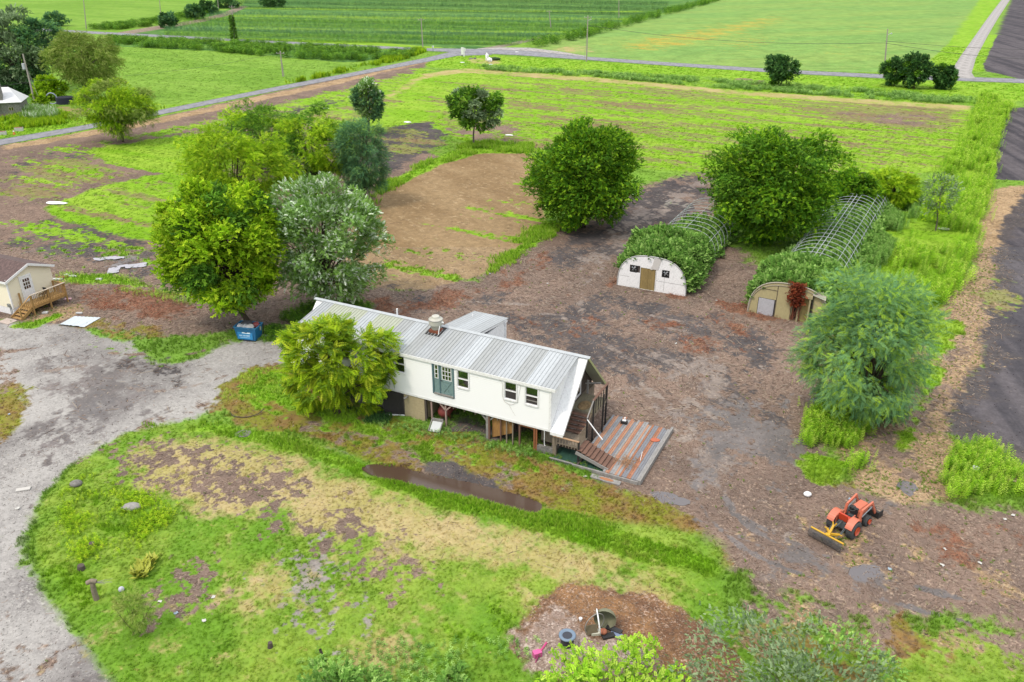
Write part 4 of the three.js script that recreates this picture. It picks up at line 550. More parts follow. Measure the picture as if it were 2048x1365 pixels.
  part('edge_beam', [bx(a, a + .14, .0, .3, -5.75, .46)], MT.greywood, dk); part('edge_beam', [bx(1.6, a, .0, .21, .4, .5)], MT.greywood, dk); part('deck_frame', [bx(1.8, a - .02, .0, .19, -5.3, -5.2), bx(1.8, a - .02, .0, .19, -2.7, -2.6), bx(1.8, 1.9, .0, .19, -5.2, .4)], MT.darkwood, dk);
  { const L = []; for (let i = 0; i < 24; i++) { L.push(bar(V(.2 + i * .12, .0, .46), V(.35 + i * .12, .2, .46), .02, .012)); L.push(bar(V(.35 + i * .12, .0, .47), V(.2 + i * .12, .2, .47), .02, .012)); } part('lattice', L, MT.greywood, dk); part('lattice_rail', [bx(.2, 1.6, .2, .25, .42, .5)], MT.greywood, dk); }
  const at = (x, y, z) => h.localToWorld(V(x, y, z)); h.updateMatrixWorld(true);
  single('tarp', 'dark green ribbed tarp under the lower stair flight', 'tarp', [...Array(12)].map((_, i) => panel(V(.25 + i * .26, .04 + (i % 2) * .05, .36), V(.25 + (i + 1) * .26, .04 + ((i + 1) % 2) * .05, .36), V(.25 + (i + 1) * .26, .1 + ((i + 1) % 2) * .05, -1.0), V(.25 + i * .26, .1 + (i % 2) * .05, -1.0), .01)), M(58, 96, 82, .5), at(0, 0, 0), -.466);
  { const q = single('fallen_board', 'weathered board lying on the ground in front of the plank deck', 'board', [bx(3.3, 5.0, .02, .1, .95, 1.3)], MT.greywood, at(-.4, 0, -.3), -.47); part('litter', [new THREE.SphereGeometry(.25, 8, 5).scale(1.8, .08, .5).translate(4.2, .11, 1.13)], M(190, 130, 90, .9), q); }
  { const q = thing('black_box', 'small black box with a white handle on the deck', 'box', at(2.75, .25, -4.9), -.4); part('case', [bx(-.2, .2, 0, .18, -.12, .12)], MT.black, q); part('handle', [bx(-.03, .06, .18, .4, -.1, -.04), bx(-.12, .1, .18, .22, -.1, .05)], MT.white, q); }
  single('orange_rag', 'flat orange rag lying on the plank deck', 'rag', [(() => { const g = new THREE.SphereGeometry(.3, 14, 8).scale(1, .12, .7), p = g.attributes.position; for (let i = 0; i < p.count; i++) { const k = 1 + .35 * (N(p.getX(i) * 3, p.getZ(i) * 3) - .5); p.setXYZ(i, p.getX(i) * k, p.getY(i) + .03, p.getZ(i) * k); } return g; })()], M(214, 120, 88, .9), at(5.0, .26, -3.9));
  single('pale_stick', 'thin white stick lying across the deck edge beam', 'stick', [rod(V(0, .0, 0), V(.25, .02, -.9), .015)], MT.white, at(4.95, .3, -1.4), 0);
  single('debris_heap', 'heap of dry brown stalks on the plank deck', 'heap', (() => { const g = []; for (let i = 0; i < 130; i++) { const x = rr(-1, 1) * rr(.2, .8), z = rr(-1, 1) * rr(.2, .7), t = rr(0, 6.28), L = rr(.12, .4); g.push(bar(V(x, .02 + rr(0, .1), z), V(x + Math.cos(t) * L, .02 + rr(0, .1), z + Math.sin(t) * L), .014, .012)); } return g; })(), M(190, 150, 116, .95), at(4.3, .25, -1.0));
  // things kept under the house
  { const q = thing('oil_tank', 'rusty red oil tank lying under the house', 'tank', at(-7.5, 0, -1.0), -.466 + .15); part('shell', [new THREE.CapsuleGeometry(.42, 1.3, 6, 18).rotateX(Math.PI / 2).translate(0, .62, -.4)], MT.red, q); part('leg', [bx(-.3, -.24, 0, .35, -.9, -.84)], MT.rust, q); part('leg', [bx(.24, .3, 0, .35, -.9, -.84)], MT.rust, q); part('leg', [bx(-.3, -.24, 0, .35, .04, .1)], MT.rust, q); part('leg', [bx(.24, .3, 0, .35, .04, .1)], MT.rust, q); part('pipe', [rod(V(-.4, 1.2, .2), V(.55, 1.2, .1), .025)], MT.steel, q); }
  { const q = thing('metal_chute', 'tilted grey metal hopper in front of the red tank', 'hopper', at(-7.35, 0, .35), -.3); part('tray', [panel(V(-.3, .05, .5), V(.3, .05, .5), V(.3, .42, -.1), V(-.3, .42, -.1), .05)], MT.steel, q); part('rail', [bar(V(-.36, .06, .52), V(-.36, .5, -.12), .05), bar(V(.36, .06, .52), V(.36, .5, -.12), .05)], MT.greywood, q); part('back_plate', [bx(-.36, .36, .38, .58, -.2, -.14)], MT.greywood, q); }
}
// ---------------------------------------------------------------- greenhouses (tunnels)
const TW = .52; // turn of both tunnels
function archShape(w, hh, n = 28, ec = .75, es = .72) { const p = []; for (let i = 0; i <= n; i++) { const t = Math.PI * i / n, c = Math.cos(t), s = Math.sin(t); p.push(new THREE.Vector2(-w / 2 * Math.sign(c) * Math.pow(Math.abs(c), ec), hh * Math.pow(s, es))); } return p; }
function hoop(w, hh, r, z, ec, es) { return tube(archShape(w, hh, 14, ec, es).map((p) => V(p.x, p.y, z)), r, 5, 26); }
{
  const A = G(1233, 572), B = G(1372, 592), c = A.clone().add(B).multiplyScalar(.5), W = A.distanceTo(B), HH = 3.02;
  const t = thing('greenhouse', 'tunnel greenhouse with white arched end wall and brown double door', 'greenhouse', c, -.47);
  const hole = (s, x0, x1, y0, y1) => s.holes.push(new THREE.Path([[x0, y0], [x1, y0], [x1, y1], [x0, y1]].map(([x, y]) => new THREE.Vector2(x, y))));
  const s = new THREE.Shape(archShape(W, HH)); s.closePath(); hole(s, -1.02, .32, .02, 1.95); hole(s, -1.98, -1.06, 1.42, 2.05); hole(s, .86, 1.5, 1.42, 2.05);
  part('end_wall', [new THREE.ExtrudeGeometry(s, { depth: .06, bevelEnabled: false }).translate(0, 0, -.06)], M(300, 300, 302, .5, { map: TX.grime }), t);
  part('wall_patch', [bx(-1.98, -1.02, .08, 1.4, .002, .02)], MT.white, t); part('seams', [bx(-2.9, -1.1, .94, .955, .0, .012), bx(.4, 2.9, .98, .995, .0, .012), bx(.38, .395, .1, 1.9, .0, .012), bx(1.1, 1.115, .1, 1.4, 0, .012)], MT.greywood, t);
  part('arch_rim', [hoop(W + .04, HH + .03, .05, .0)], M(206, 206, 206, .6), t); part('torn_film', [panel(V(-.1, 1.95, .03), V(.5, 1.95, .03), V(.75, 2.95, .02), V(.15, 2.95, .02), .015), panel(V(-.15, 1.9, .05), V(.02, 1.9, .05), V(.05, 2.2, .04), V(-.1, 2.2, .04), .01)], M(240, 236, 232, .5), t);
  for (const [x0, x1] of [[-1.0, -.35], [-.34, .3]]) part('door_leaf', [bx(x0, x1, .02, 1.93, -.09, -.03), bx(x1 - .06, x1 - .01, .02, 1.93, -.03, -.01)], M(190, 164, 104, .85, { map: TX.grain }), t);
  const fanU = (x, nm) => { const f = part('fan', [bx(x - .32, x + .32, 1.42, 1.48, -.08, .02), bx(x - .32, x + .32, 1.99, 2.05, -.08, .02), bx(x - .32, x - .26, 1.48, 1.99, -.08, .02), bx(x + .26, x + .32, 1.48, 1.99, -.08, .02)], MT.black, t); part('backing', [bx(x - .26, x + .26, 1.48, 1.99, -.2, -.17)], MT.black, f); for (let i = 0; i < 4; i++) { const a = i * Math.PI / 2 + .6; part('blade', [panel(V(x, 1.735, -.06), V(x + Math.cos(a) * .24, 1.735 + Math.sin(a) * .24, -.1), V(x + Math.cos(a + .7) * .25, 1.735 + Math.sin(a + .7) * .25, -.06), V(x + Math.cos(a + .8) * .1, 1.735 + Math.sin(a + .8) * .1, -.04), .01)], i ? MT.steel : MT.white, f); } part('motor', [rod(V(x, 1.735, -.16), V(x, 1.735, -.02), .07)], MT.steel, f); };
  fanU(-1.64); fanU(1.18); part('vent_louvre', [bx(-1.3, -1.06, 1.42, 2.05, -.14, -.1)], MT.darkwood, t);
  for (let i = 1; i <= 17; i++) part('hoop', hoop(W, HH * .94, .026, -i * 1.22), MT.galv, t);
  for (const k of [.22, .5, .78]) { const p = archShape(W, HH * .94, 100)[Math.round(k * 100)]; part('purlin', [rod(V(p.x, p.y - .04, -.1), V(p.x, p.y - .04, -17 * 1.22), .022)], MT.galv, t); }
  // second frame
  const c2 = V(21.6, 0, -58.6), t2 = thing('greenhouse', 'long bare hoop frame with a beige sagging end wall', 'greenhouse', c2, -TW), W2 = 6.1, H2 = 2.95;
  const q = new THREE.Shape(archShape(W2, H2)); q.closePath(); hole(q, .3, 1.75, .02, 2.2); hole(q, -2.35, -1.0, .05, 1.45);
  part('end_wall', [new THREE.ExtrudeGeometry(q, { depth: .05, bevelEnabled: false }).translate(0, 0, -.05)], M(226, 212, 160, .8, { map: TX.streak }), t2); part('panel_seam', [bx(-.98, -.94, .1, 2.7, 0, .03), bx(.2, .25, .05, 2.6, 0, .03), bx(-2.6, -.95, 2.2, 2.24, 0, .02), bx(1.8, 2.9, 1.0, 1.03, 0, .02)], MT.darkwood, t2);
  part('arch_rim', [hoop(W2 + .04, H2 + .03, .06, .0), hoop(W2 - .1, H2 - .2, .025, .04)], M(200, 192, 176, .8), t2); part('white_board', [bx(-2.3, -1.08, .05, 1.42, .02, .06)], M(226, 226, 234, .6, { map: TX.grime }), t2); part('dark_opening_edge', [bx(-1.07, -1.0, .05, 1.45, -.1, .03)], MT.tar, t2);
  { const f = part('door_frame', [bx(.72, .84, 0, 2.25, -.05, .12), bx(1.5, 1.62, 0, 2.2, -.05, .12), bx(.66, 1.72, 2.1, 2.3, .0, .16)], M(220, 208, 162, .85, { map: TX.grain }), t2); part('door_leaf', [bx(.9, 1.48, .03, 2.05, -.14, -.08)], M(190, 172, 110, .85, { map: TX.grain }), f); part('post', [bx(1.72, 1.8, 0, 2.5, .05, .12)], MT.blackwood, f); }
  part('roof_flap', [panel(V(1.7, 2.5, .25), V(2.7, 2.25, .3), V(2.6, 2.6, -.5), V(1.7, 2.8, -.5), .03)], M(190, 184, 170, .8), t2);
  for (let i = 2; i <= 33; i++) part('hoop', hoop(W2 * .98, H2 * .9, .026, -i * 1.2, .95, .9), MT.galv, t2);
  for (const k of [.14, .26, .46, .5, .54, .7, .8, .88]) { const p = archShape(W2 * .98, H2 * .9, 100, .95, .9)[Math.round(k * 100)]; part('purlin', [rod(V(p.x, p.y - .04, -1.8), V(p.x, p.y - .04, -33 * 1.2), k === .5 ? .034 : .022)], MT.galv, t2); }
  part('far_end_wall', [new THREE.ExtrudeGeometry((() => { const z = new THREE.Shape(archShape(W2, H2)); z.closePath(); return z; })(), { depth: .05, bevelEnabled: false }).translate(0, 0, -33.4 * 1.2)], M(216, 200, 150, .85, { map: TX.streak }), t2); part('far_rim', [hoop(W2 + .05, H2 + .05, .07, -33.3 * 1.2)], MT.tar, t2);
  // knotweed over both frames
  R = rng(41);
  const vine = (label, o, turn, W, H, z0, z1, n, a0, a1, swell) => { const L = []; const g = thing('knotweed', label, 'vine', o, turn);
    for (let i = 0; i < n; i++) { const z = -rr(z0, z1), t = rr(a0, a1), s = Math.sin(t), c = Math.cos(t), zz = (-z - z0) / (z1 - z0), k = 1 + swell * (N(z / 2.2 + 3, t * 1.3) - .15) * Math.sin(Math.PI * clamp(zz * .92 + .08, 0, 1)), lo = rr(.82, 1); const p = V(-W / 2 * Math.sign(c) * Math.pow(Math.abs(c), .75) * k * lo, H * Math.pow(Math.abs(s), .72) * k * lo, z + rr(-.2, .2)); const d = V(-c, s * .7 + .1, rr(-.3, .3)).normalize().add(rdir().multiplyScalar(.8)).normalize(); L.push([p, aimUp(d, rr(-.6, .6)), rr(.4, .75), tint('knot', .2)]); }
    cloud('leaves', SPRAY.knot, leafM, L, g); const S = []; for (let i = 0; i < 30; i++) { const z = -rr(z0 + .3, z1 - .3), x = rr(-.95, .95) * W / 2; S.push(limb([V(x, 0, z), V(x * .97, 1, z), V(x * .9, Math.max(1.2, H * (1 - Math.abs(x) / W)), z)], .02, .008, 5)); } part('stems', S, MT.rust, g); };
  vine('knotweed mass covering the white-fronted greenhouse', c, -.47, W, HH, .3, 7.6, 8200, .3, 3.06, .5);
  vine('knotweed mass behind the beige greenhouse end', c2, -TW, W2, H2, .3, 7, 6000, .1, 2.8, .36);
  vine('low weeds inside the long hoop frame', c2, -TW, W2 * 1.02, 1.25, 6, 38, 9000, .1, 3.04, .3);
  vine('low weeds inside the white-fronted frame', c, -.47, W * .9, 1.0, 6, 20, 4000, .1, 3.04, .3);
  { const g = thing('dead_vine', 'rust-red dead vine over the beige greenhouse doorway', 'vine', c2, -TW), L = []; for (let i = 0; i < 420; i++) { const p = V(.55 + rr(-.75, .75) * rr(.2, 1), 2.05 + rr(-.6, 1.2), .15 + rr(-.15, .2)); const cc = pick([[190, 92, 60], [168, 78, 52], [206, 116, 76], [140, 70, 52]]); L.push([p, aimUp(rdir().add(V(0, -.3, .4)).normalize(), rr(-1, 1)), rr(.22, .4), col(...cc)]); } cloud('leaves', SPRAY.knot, leafM, L, g); part('stems', [...Array(14)].map(() => limb([V(rr(.2, 1), .1, .1), V(rr(.1, 1.1), 1.4, .15), V(rr(-.1, 1.2), rr(2.2, 3.2), .1)], .015, .006, 4)), MT.rust, g); }
}
// ---------------------------------------------------------------- cream mobile home with porch
{
  const t = thing('mobile_home', 'cream mobile home with brown shingle roof and white gable trim', 'house', G(30, 631), 0); const a = G(30, 631), b = G(112, 598), d = b.clone().sub(a); const W = 3.9, ang = Math.atan2(-d.z, d.x); t.rotation.y = ang - Math.PI / 2; // local -z runs along the gable end, -x along the body
  const E = 3.0, RH = 3.72, L = 12, mS = M(282, 272, 244, .7), wallG = [], N_ = 20;
  for (let i = 0; i < N_; i++) { const y = .6 + i * (E - .6) / N_, y1 = y + (E - .6) / N_; wallG.push(panel(V(-L, y, .02), V(0, y, .02), V(0, y1, .004), V(-L, y1, .004), .03)); wallG.push(panel(V(.02, y, 0), V(.02, y, -W), V(.004, y1, -W), V(.004, y1, 0), .03)); }
  part('siding', wallG, mS, t); const s = new THREE.Shape([[0, E], [W, E], [W / 2, RH]].map(([x, y]) => new THREE.Vector2(x, y))); part('gable', [new THREE.ExtrudeGeometry(s, { depth: .05, bevelEnabled: false }).rotateY(Math.PI / 2).translate(-.04, 0, 0)], mS, t);
  part('skirting', [bx(-L, -.02, 0, .6, -.06, 0), bx(-.06, 0, 0, .6, -W, -.06)], MT.white, t); part('rear_wall', [bx(-L, 0, 0, E, -W, -W + .05)], mS, t);
  const rs = RH - E; const shingle = M(150, 122, 118, .95, { map: (() => { const q = TX.shin.clone(); q.repeat.set(.5, .45); q.needsUpdate = true; return q; })() });
  part('roof', [panel(V(-L, E - .08, .22), V(.25, E - .08, .22), V(.25, RH + .05, -W / 2), V(-L, RH + .05, -W / 2), .08), panel(V(.25, E - .08, -W - .22), V(-L, E - .08, -W - .22), V(-L, RH + .05, -W / 2), V(.25, RH + .05, -W / 2), .08)], shingle, t);
  part('barge_board', [bar(V(.27, E - .16, .24), V(.27, RH - .03, -W / 2), .04, .18), bar(V(.27, E - .16, -W - .24), V(.27, RH - .03, -W / 2), .04, .18), bx(-L, .25, E - .26, E - .08, .2, .24)], MT.white, t); part('corner_trim', [bx(-.06, .05, .55, E, -.06, .05)], MT.white, t);
  const dr = part('door', [bx(.02, .06, .75, 2.78, -1.98, -1.12)], MT.white, t); for (let i = 0; i < 3; i++) for (let j = 0; j < 3; j++) part('pane', [bx(.055, .07, 1.75 + j * .3, 1.75 + j * .3 + .24, -1.84 + i * .2, -1.84 + i * .2 + .15)], MT.glass, dr); part('door_trim', [bx(.02, .08, .7, 2.88, -2.08, -1.98), bx(.02, .08, .7, 2.88, -1.12, -1.02), bx(.02, .08, 2.78, 2.88, -1.98, -1.12)], MT.white, t);
  part('meter_box', [bx(-.45, -.2, .7, .95, .01, .14), rod(V(-.3, 0, .07), V(-.3, .7, .07), .025), rod(V(-.15, 0, .07), V(-.15, .75, .07), .025)], MT.steel, t);
  const p = thing('porch', 'new timber porch with railing and steps on the cream mobile home', 'porch', t.position, t.rotation.y); const m = MT.newwood, D = 1.35, y0 = .72;
  for (let i = 0; i < 9; i++) part('deck_board', [bx(.1 + i * .148, .1 + i * .148 + .138, y0 - .04, y0, -3.7, -.62)], m, p); part('deck_frame', [bx(.1, .1 + D, y0 - .2, y0 - .045, -.66, -.62), bx(.06 + D, .1 + D, y0 - .2, y0 - .045, -3.7, -.66), bx(.1, .1 + D, y0 - .2, y0 - .045, -3.74, -3.7)], m, p);
  for (const [x, z] of [[.1 + D, -.66], [.1 + D, -2.2], [.1 + D, -3.7], [.14, -.66], [.14, -3.7]]) part('post', [bx(x - .05, x + .05, 0, y0 + .95, z - .05, z + .05)], x < .2 ? m : m, p);
  part('rail', [bx(.02 + D, .18 + D, y0 + .95, y0 + .99, -3.78, -.6)], M(244, 226, 204, .85, { map: TX.grain }), p); part('rail', [bx(.1, .1 + D, y0 + .9, y0 + .96, -3.76, -3.68)], m, p); part('bottom_rail', [bx(.08 + D, .12 + D, y0 + .08, y0 + .14, -3.7, -.66)], m, p);
  for (let i = 0; i < 21; i++) part('baluster', [bx(.09 + D, .125 + D, y0 - .1, y0 + .94, -.78 - i * .14, -.745 - i * .14)], m, p); for (let i = 0; i < 8; i++) part('baluster', [bx(.22 + i * .15, .255 + i * .15, y0, y0 + .9, -3.73, -3.7)], m, p);
  for (let i = 0; i < 4; i++) part('step', [bx(.3, 1.35, y0 - .2 - i * .17, y0 - .16 - i * .17, -.6 + i * .26, -.32 + i * .26)], m, p); part('stringer', [bar(V(1.4, y0 - .1, -.62), V(1.4, .02, .5), .04, .24), bar(V(.25, y0 - .1, -.62), V(.25, .02, .5), .04, .24)], m, p); part('stair_rail', [bar(V(1.42, y0 + .95, -.66), V(1.42, .95, .45), .1, .04), bx(1.37, 1.47, 0, .95, .4, .5)], m, p); for (let i = 0; i < 6; i++) part('baluster', [bx(1.4, 1.435, .25 + .0 + (5 - i) * .1, 1.0 + (5 - i) * .11, .3 - i * .17, .335 - i * .17)], m, p);
  p.updateMatrixWorld(true); const W_ = (x, y, z) => p.localToWorld(V(x, y, z));
  { const c = thing('porch_chair', 'dark metal chair on the timber porch', 'chair', W_(.65, y0, -2.3), t.rotation.y); part('seat', [bx(-.22, .22, .38, .42, -.22, .22)], MT.black, c); part('backrest', [bx(-.22, .22, .42, .85, -.25, -.21)], MT.black, c); for (const x of [-.2, .2]) for (const z of [-.2, .2]) part('leg', [bx(x - .02, x + .02, 0, .38, z - .02, z + .02)], MT.black, c); }
  single('step_pad', 'pale concrete pad at the foot of the porch steps', 'slab', [bx(-.7, .5, 0, .06, -.3, .5)], M(226, 208, 196, .9, { map: TX.grime }), W_(.7, 0, 1.0), t.rotation.y);
  single('scrap_sheet', 'white corrugated sheet lying on the gravel by the porch', 'sheet', [...Array(14)].map((_, i) => panel(V(-1.1 + i * .16, .05 + (i % 2) * .03 + N(i * .3, .2) * .12, .6 + i * .01), V(-1.1 + (i + 1) * .16, .05 + ((i + 1) % 2) * .03 + N((i + 1) * .3, .2) * .12, .61 + i * .01), V(-.9 + (i + 1) * .16, .05 + ((i + 1) % 2) * .03, -1.15), V(-.9 + i * .16, .05 + (i % 2) * .03, -1.15), .01)), M(226, 236, 244, .45), G(152, 647), -.12);
  R = rng(47); [[118, 594, 'white board behind the porch', 1.2, .35], [141, 553, 'white board beside the green weeds', 1.4, .35], [112, 560, 'pale board at the corner of the mobile home', 1.1, .3], [198, 560, 'pale rock in the weeds past the porch', .5, .4], [158, 628, 'short pale plank near the corrugated sheet', .5, .16], [90, 627, 'white block under the porch front', .4, .3], [136, 600, 'pink plastic scrap beside the porch post', .5, .3]].forEach(([u, v, l, x, z], i) => single('scrap', l, 'scrap', [bx(-x / 2, x / 2, .02, .12, -z / 2, z / 2)], i === 6 ? M(236, 190, 196) : M(238, 238, 238, .7, { map: TX.grime }), G(u, v), rr(-.5, .5)));
  single('red_board', 'rust-red board leaning by the mobile home corner', 'board', [bx(-.5, .5, .02, .1, -.25, .25)], MT.rust, G(124, 556), .4);
}
// ---------------------------------------------------------------- blue dumpster, heaped
{
  const A = G(474, 684), B = G(500, 686), C = G(520, 678), d = B.clone().sub(A).setY(0).normalize(), t = thing('dumpster', 'blue lettered dumpster heaped with rubbish beside the leaning tree', 'dumpster', A.clone().add(C).multiplyScalar(.5).add(V(0, 0, -.35)), Math.atan2(-d.z, d.x)); t.rotation.y = -.2;
  const w0 = .72, w1 = .86, dd = .5, hh = 1.1, bl = M(44, 140, 200, .5, { map: TX.grime }), q = (x0, y0, z0, x1, y1, z1) => null;
  const front = panel(V(-w0, .1, dd), V(w0, .1, dd), V(w1, hh, dd + .06), V(-w1, hh, dd + .06), .03), back = panel(V(w0, .1, -dd), V(-w0, .1, -dd), V(-w1, hh, -dd - .06), V(w1, hh, -dd - .06), .03), right = panel(V(w0, .1, dd), V(w0, .1, -dd), V(w1, hh, -dd - .06), V(w1, hh, dd + .06), .03), left = panel(V(-w0, .1, -dd), V(-w0, .1, dd), V(-w1, hh, dd + .06), V(-w1, hh, -dd - .06), .03);
  part('bin', [front, back, right, left, bx(-w0, w0, .08, .12, -dd, dd)], bl, t); part('rim', [bar(V(-w1 - .04, hh, dd + .08), V(w1 + .04, hh, dd + .08), .07), bar(V(-w1 - .04, hh, -dd - .08), V(w1 + .04, hh, -dd - .08), .07), bar(V(-w1 - .02, hh, dd + .08), V(-w1 - .02, hh, -dd - .08), .07), bar(V(w1 + .02, hh, dd + .08), V(w1 + .02, hh, -dd - .08), .07)], M(70, 150, 200, .5), t); part('rib', [bar(V(w0 + .12, .12, -dd), V(w1 + .04, hh, -dd - .08), .06)], MT.black, t); part('skid', [bx(-w0, w0, 0, .08, dd - .12, dd), bx(-w0, w0, 0, .08, -dd, -dd + .12)], MT.black, t);
  const cv = document.createElement('canvas'); cv.width = 512; cv.height = 360; const x = cv.getContext('2d'); x.fillStyle = '#2e86bd'; x.fillRect(0, 0, 512, 360); x.fillStyle = '#e8f2f6'; x.font = 'bold 62px sans-serif'; x.fillText('Royal', 60, 80); x.fillStyle = '#dfeef2'; x.beginPath(); x.moveTo(170, 60); x.lineTo(330, 30); x.lineTo(420, 60); x.lineTo(440, 170); x.lineTo(150, 165); x.fill(); x.fillStyle = '#17242c'; x.beginPath(); x.ellipse(270, 115, 66, 26, .25, 0, 7); x.fill(); x.fillStyle = '#d8eef8'; x.font = 'bold 60px sans-serif'; x.fillText('845 226 0007', 60, 262); x.fillStyle = '#a8d4ee'; x.fillRect(80, 296, 340, 16);
  const ct = new THREE.CanvasTexture(cv); ct.colorSpace = THREE.SRGBColorSpace; const pg = new THREE.PlaneGeometry(1.2, .84).rotateX(-.06).translate(-.04, .6, dd + .045); part('lettering', pg, new THREE.MeshStandardMaterial({ map: ct, roughness: .55 }), t);
  part('sticker', [bx(-.1, .1, -.14, .14, 0, .006)], M(220, 220, 190), t).position.set(w1 - .01, .82, -.2); t.children[t.children.length - 1].rotation.set(0, Math.PI / 2, 0);
  R = rng(51); for (const [px, py, pz, r, c, l] of [[-.5, 1.1, .2, .28, [240, 240, 246], 'white rubbish bag at the corner of the dumpster'], [-.1, 1.12, .28, .3, [236, 236, 240], 'white rubbish bag in the middle of the dumpster'], [.3, 1.14, .26, .28, [244, 240, 238], 'white rubbish bag near the dumpster lettering end'], [.55, 1.16, -.2, .26, [170, 84, 84], 'dark red sack in the dumpster'], [-.25, 1.14, -.25, .42, [84, 84, 92], 'black rubbish bag at the back of the dumpster']]) { const g = new THREE.IcosahedronGeometry(r, 3), p = g.attributes.position; for (let i = 0; i < p.count; i++) { const k = 1 + .5 * (N(p.getX(i) * 4 + px * 5, p.getZ(i) * 4 + p.getY(i) * 3) - .5); p.setXYZ(i, p.getX(i) * k, p.getY(i) * k * .75, p.getZ(i) * k); } g.computeVertexNormals(); t.updateMatrixWorld(true); single('rubbish_bag', l, 'bag', [g], M(...c, .5), t.localToWorld(V(px, py - .08, pz))); }
  single('beam', 'pale timber beam on the ground behind the dumpster', 'beam', [bx(-1.1, 1.1, 0, .16, -.09, .09)], MT.greywood, G(543, 675), -.22);
}
// ---------------------------------------------------------------- orange tractor with yellow landscape rake (local -z is forward)
{
  const t = thing('tractor', 'small orange tractor with front loader on the muddy ground', 'tractor', V(16.5, 0, -32.6), -.88), or = M(238, 104, 66, .4), orp = M(240, 134, 104, .45), bk = MT.black, ye = M(238, 186, 44, .5), gm = M(96, 104, 108, .6);
  const wheel = (x, z, r, w, nm) => { const pr = [[r * .5, -w / 2], [r * .8, -w * .52], [r * .95, -w * .44], [r, -w * .25], [r, w * .25], [r * .95, w * .44], [r * .8, w * .52], [r * .5, w / 2]].map(([a, b]) => new THREE.Vector2(a, b)); const tr = part(nm, [new THREE.LatheGeometry(pr, 28).rotateZ(Math.PI / 2).translate(x, r, z)], M(84, 86, 88, .85), t); const lug = []; const nL = 26; for (let i = 0; i < nL; i++) { const a = i / nL * 6.2832; for (const s of [-1, 1]) { const g = new THREE.BoxGeometry(w * .42, r * .05, r * .09).rotateY(s * .5).translate(s * w * .22, r * 1.01, 0).rotateX(a + (s > 0 ? .12 : 0)).translate(x, r, z); lug.push(g); } } part('tread', lug, M(70, 74, 76, .9), tr); const o = Math.sign(x); part('rim', [new THREE.LatheGeometry([[0, .02], [r * .2, .02], [r * .24, .06], [r * .44, .05], [r * .5, .12]].map(([a, b]) => new THREE.Vector2(a, b)), 20).rotateZ(-o * Math.PI / 2).translate(x + o * (w * .32), r, z), new THREE.CylinderGeometry(r * .52, r * .52, w * .6, 20).rotateZ(Math.PI / 2).translate(x, r, z)], or, tr); return tr; };
  wheel(-.52, 0, .47, .36, 'rear_wheel'); wheel(.52, 0, .47, .36, 'rear_wheel'); wheel(-.46, -1.42, .29, .24, 'front_wheel'); wheel(.46, -1.42, .29, .24, 'front_wheel');
  part('axle', [rod(V(-.5, .47, 0), V(.5, .47, 0), .09), rod(V(-.46, .29, -1.42), V(.46, .29, -1.42), .05), bx(-.14, .14, .32, .62, -1.6, .25)], bk, t); part('engine_block', [bx(-.17, .17, .45, .7, -1.75, -.6)], gm, t);
  const hood = new THREE.ExtrudeGeometry(new THREE.Shape([[-.25, .62], [.25, .62], [.25, .92], [.19, 1.02], [-.19, 1.02], [-.25, .92]].map(([x, y]) => new THREE.Vector2(x, y))), { depth: .85, bevelEnabled: true, bevelSize: .02, bevelThickness: .04, bevelSegments: 2 }).translate(0, 0, -1.75); part('hood', [hood], orp, t); part('grille', [bx(-.2, .2, .66, .92, -1.82, -1.79)], bk, t);
  part('dash', [bx(-.2, .2, .8, 1.1, -.9, -.72)], bk, t); part('steering_wheel', [new THREE.TorusGeometry(.17, .022, 8, 22).rotateX(-1.1).translate(0, 1.2, -.56), rod(V(0, 1.0, -.72), V(0, 1.2, -.56), .02)], bk, t); part('floorboard', [bx(-.36, .36, .5, .54, -.95, -.3)], bk, t);
  const fender = (s) => { const p = []; for (let i = 0; i <= 10; i++) { const a = lerp(2.75, .75, i / 10); p.push([Math.cos(a) * .56, .49 + Math.sin(a) * .56]); } const g = []; for (let i = 0; i < 10; i++) g.push(panel(V(s * .3, p[i][1], -p[i][0]), V(s * .66, p[i][1], -p[i][0]), V(s * .66, p[i + 1][1], -p[i + 1][0]), V(s * .3, p[i + 1][1], -p[i + 1][0]), .03)); g.push(bx(Math.min(s * .28, s * .31), Math.max(s * .28, s * .31), .5, 1.02, -.4, .3)); part('fender', g, orp, t); }; fender(-1); fender(1);
  part('seat', [new THREE.BoxGeometry(.44, .1, .42).translate(0, .84, -.02), new THREE.BoxGeometry(.44, .36, .08).rotateX(.2).translate(0, 1.03, .2), bx(-.12, .12, .6, .8, -.15, .15)], M(228, 76, 40, .5), t, 'orange-red folded seat');
  part('hitch', [rod(V(-.22, .62, .2), V(-.3, .35, .95), .03), rod(V(.22, .62, .2), V(.3, .35, .95), .03), rod(V(0, .8, .2), V(0, .72, .85), .03), rod(V(.34, .8, .15), V(.32, .38, .8), .015), rod(V(-.34, .8, .15), V(-.32, .38, .8), .015), bx(-.2, .2, .4, .75, .1, .28)], gm, t);
  // loader
  for (const s of [-1, 1]) { const o = part('loader_arm', [bar(V(s * .4, .45, -.72), V(s * .4, 1.12, -.82), .08, .12), bar(V(s * .4, 1.1, -.8), V(s * .44, 1.22, -1.75), .08, .13), bar(V(s * .44, 1.2, -1.7), V(s * .44, .34, -2.25), .08, .13)], orp, t); part('cylinder', [rod(V(s * .42, .72, -.8), V(s * .44, .95, -1.8), .03), rod(V(s * .44, 1.15, -1.75), V(s * .44, .55, -2.35), .028)], MT.steel, o); part('bracket', [bx(s * .4 - .06, s * .4 + .06, .28, .62, -.86, -.62)], orp, o); }
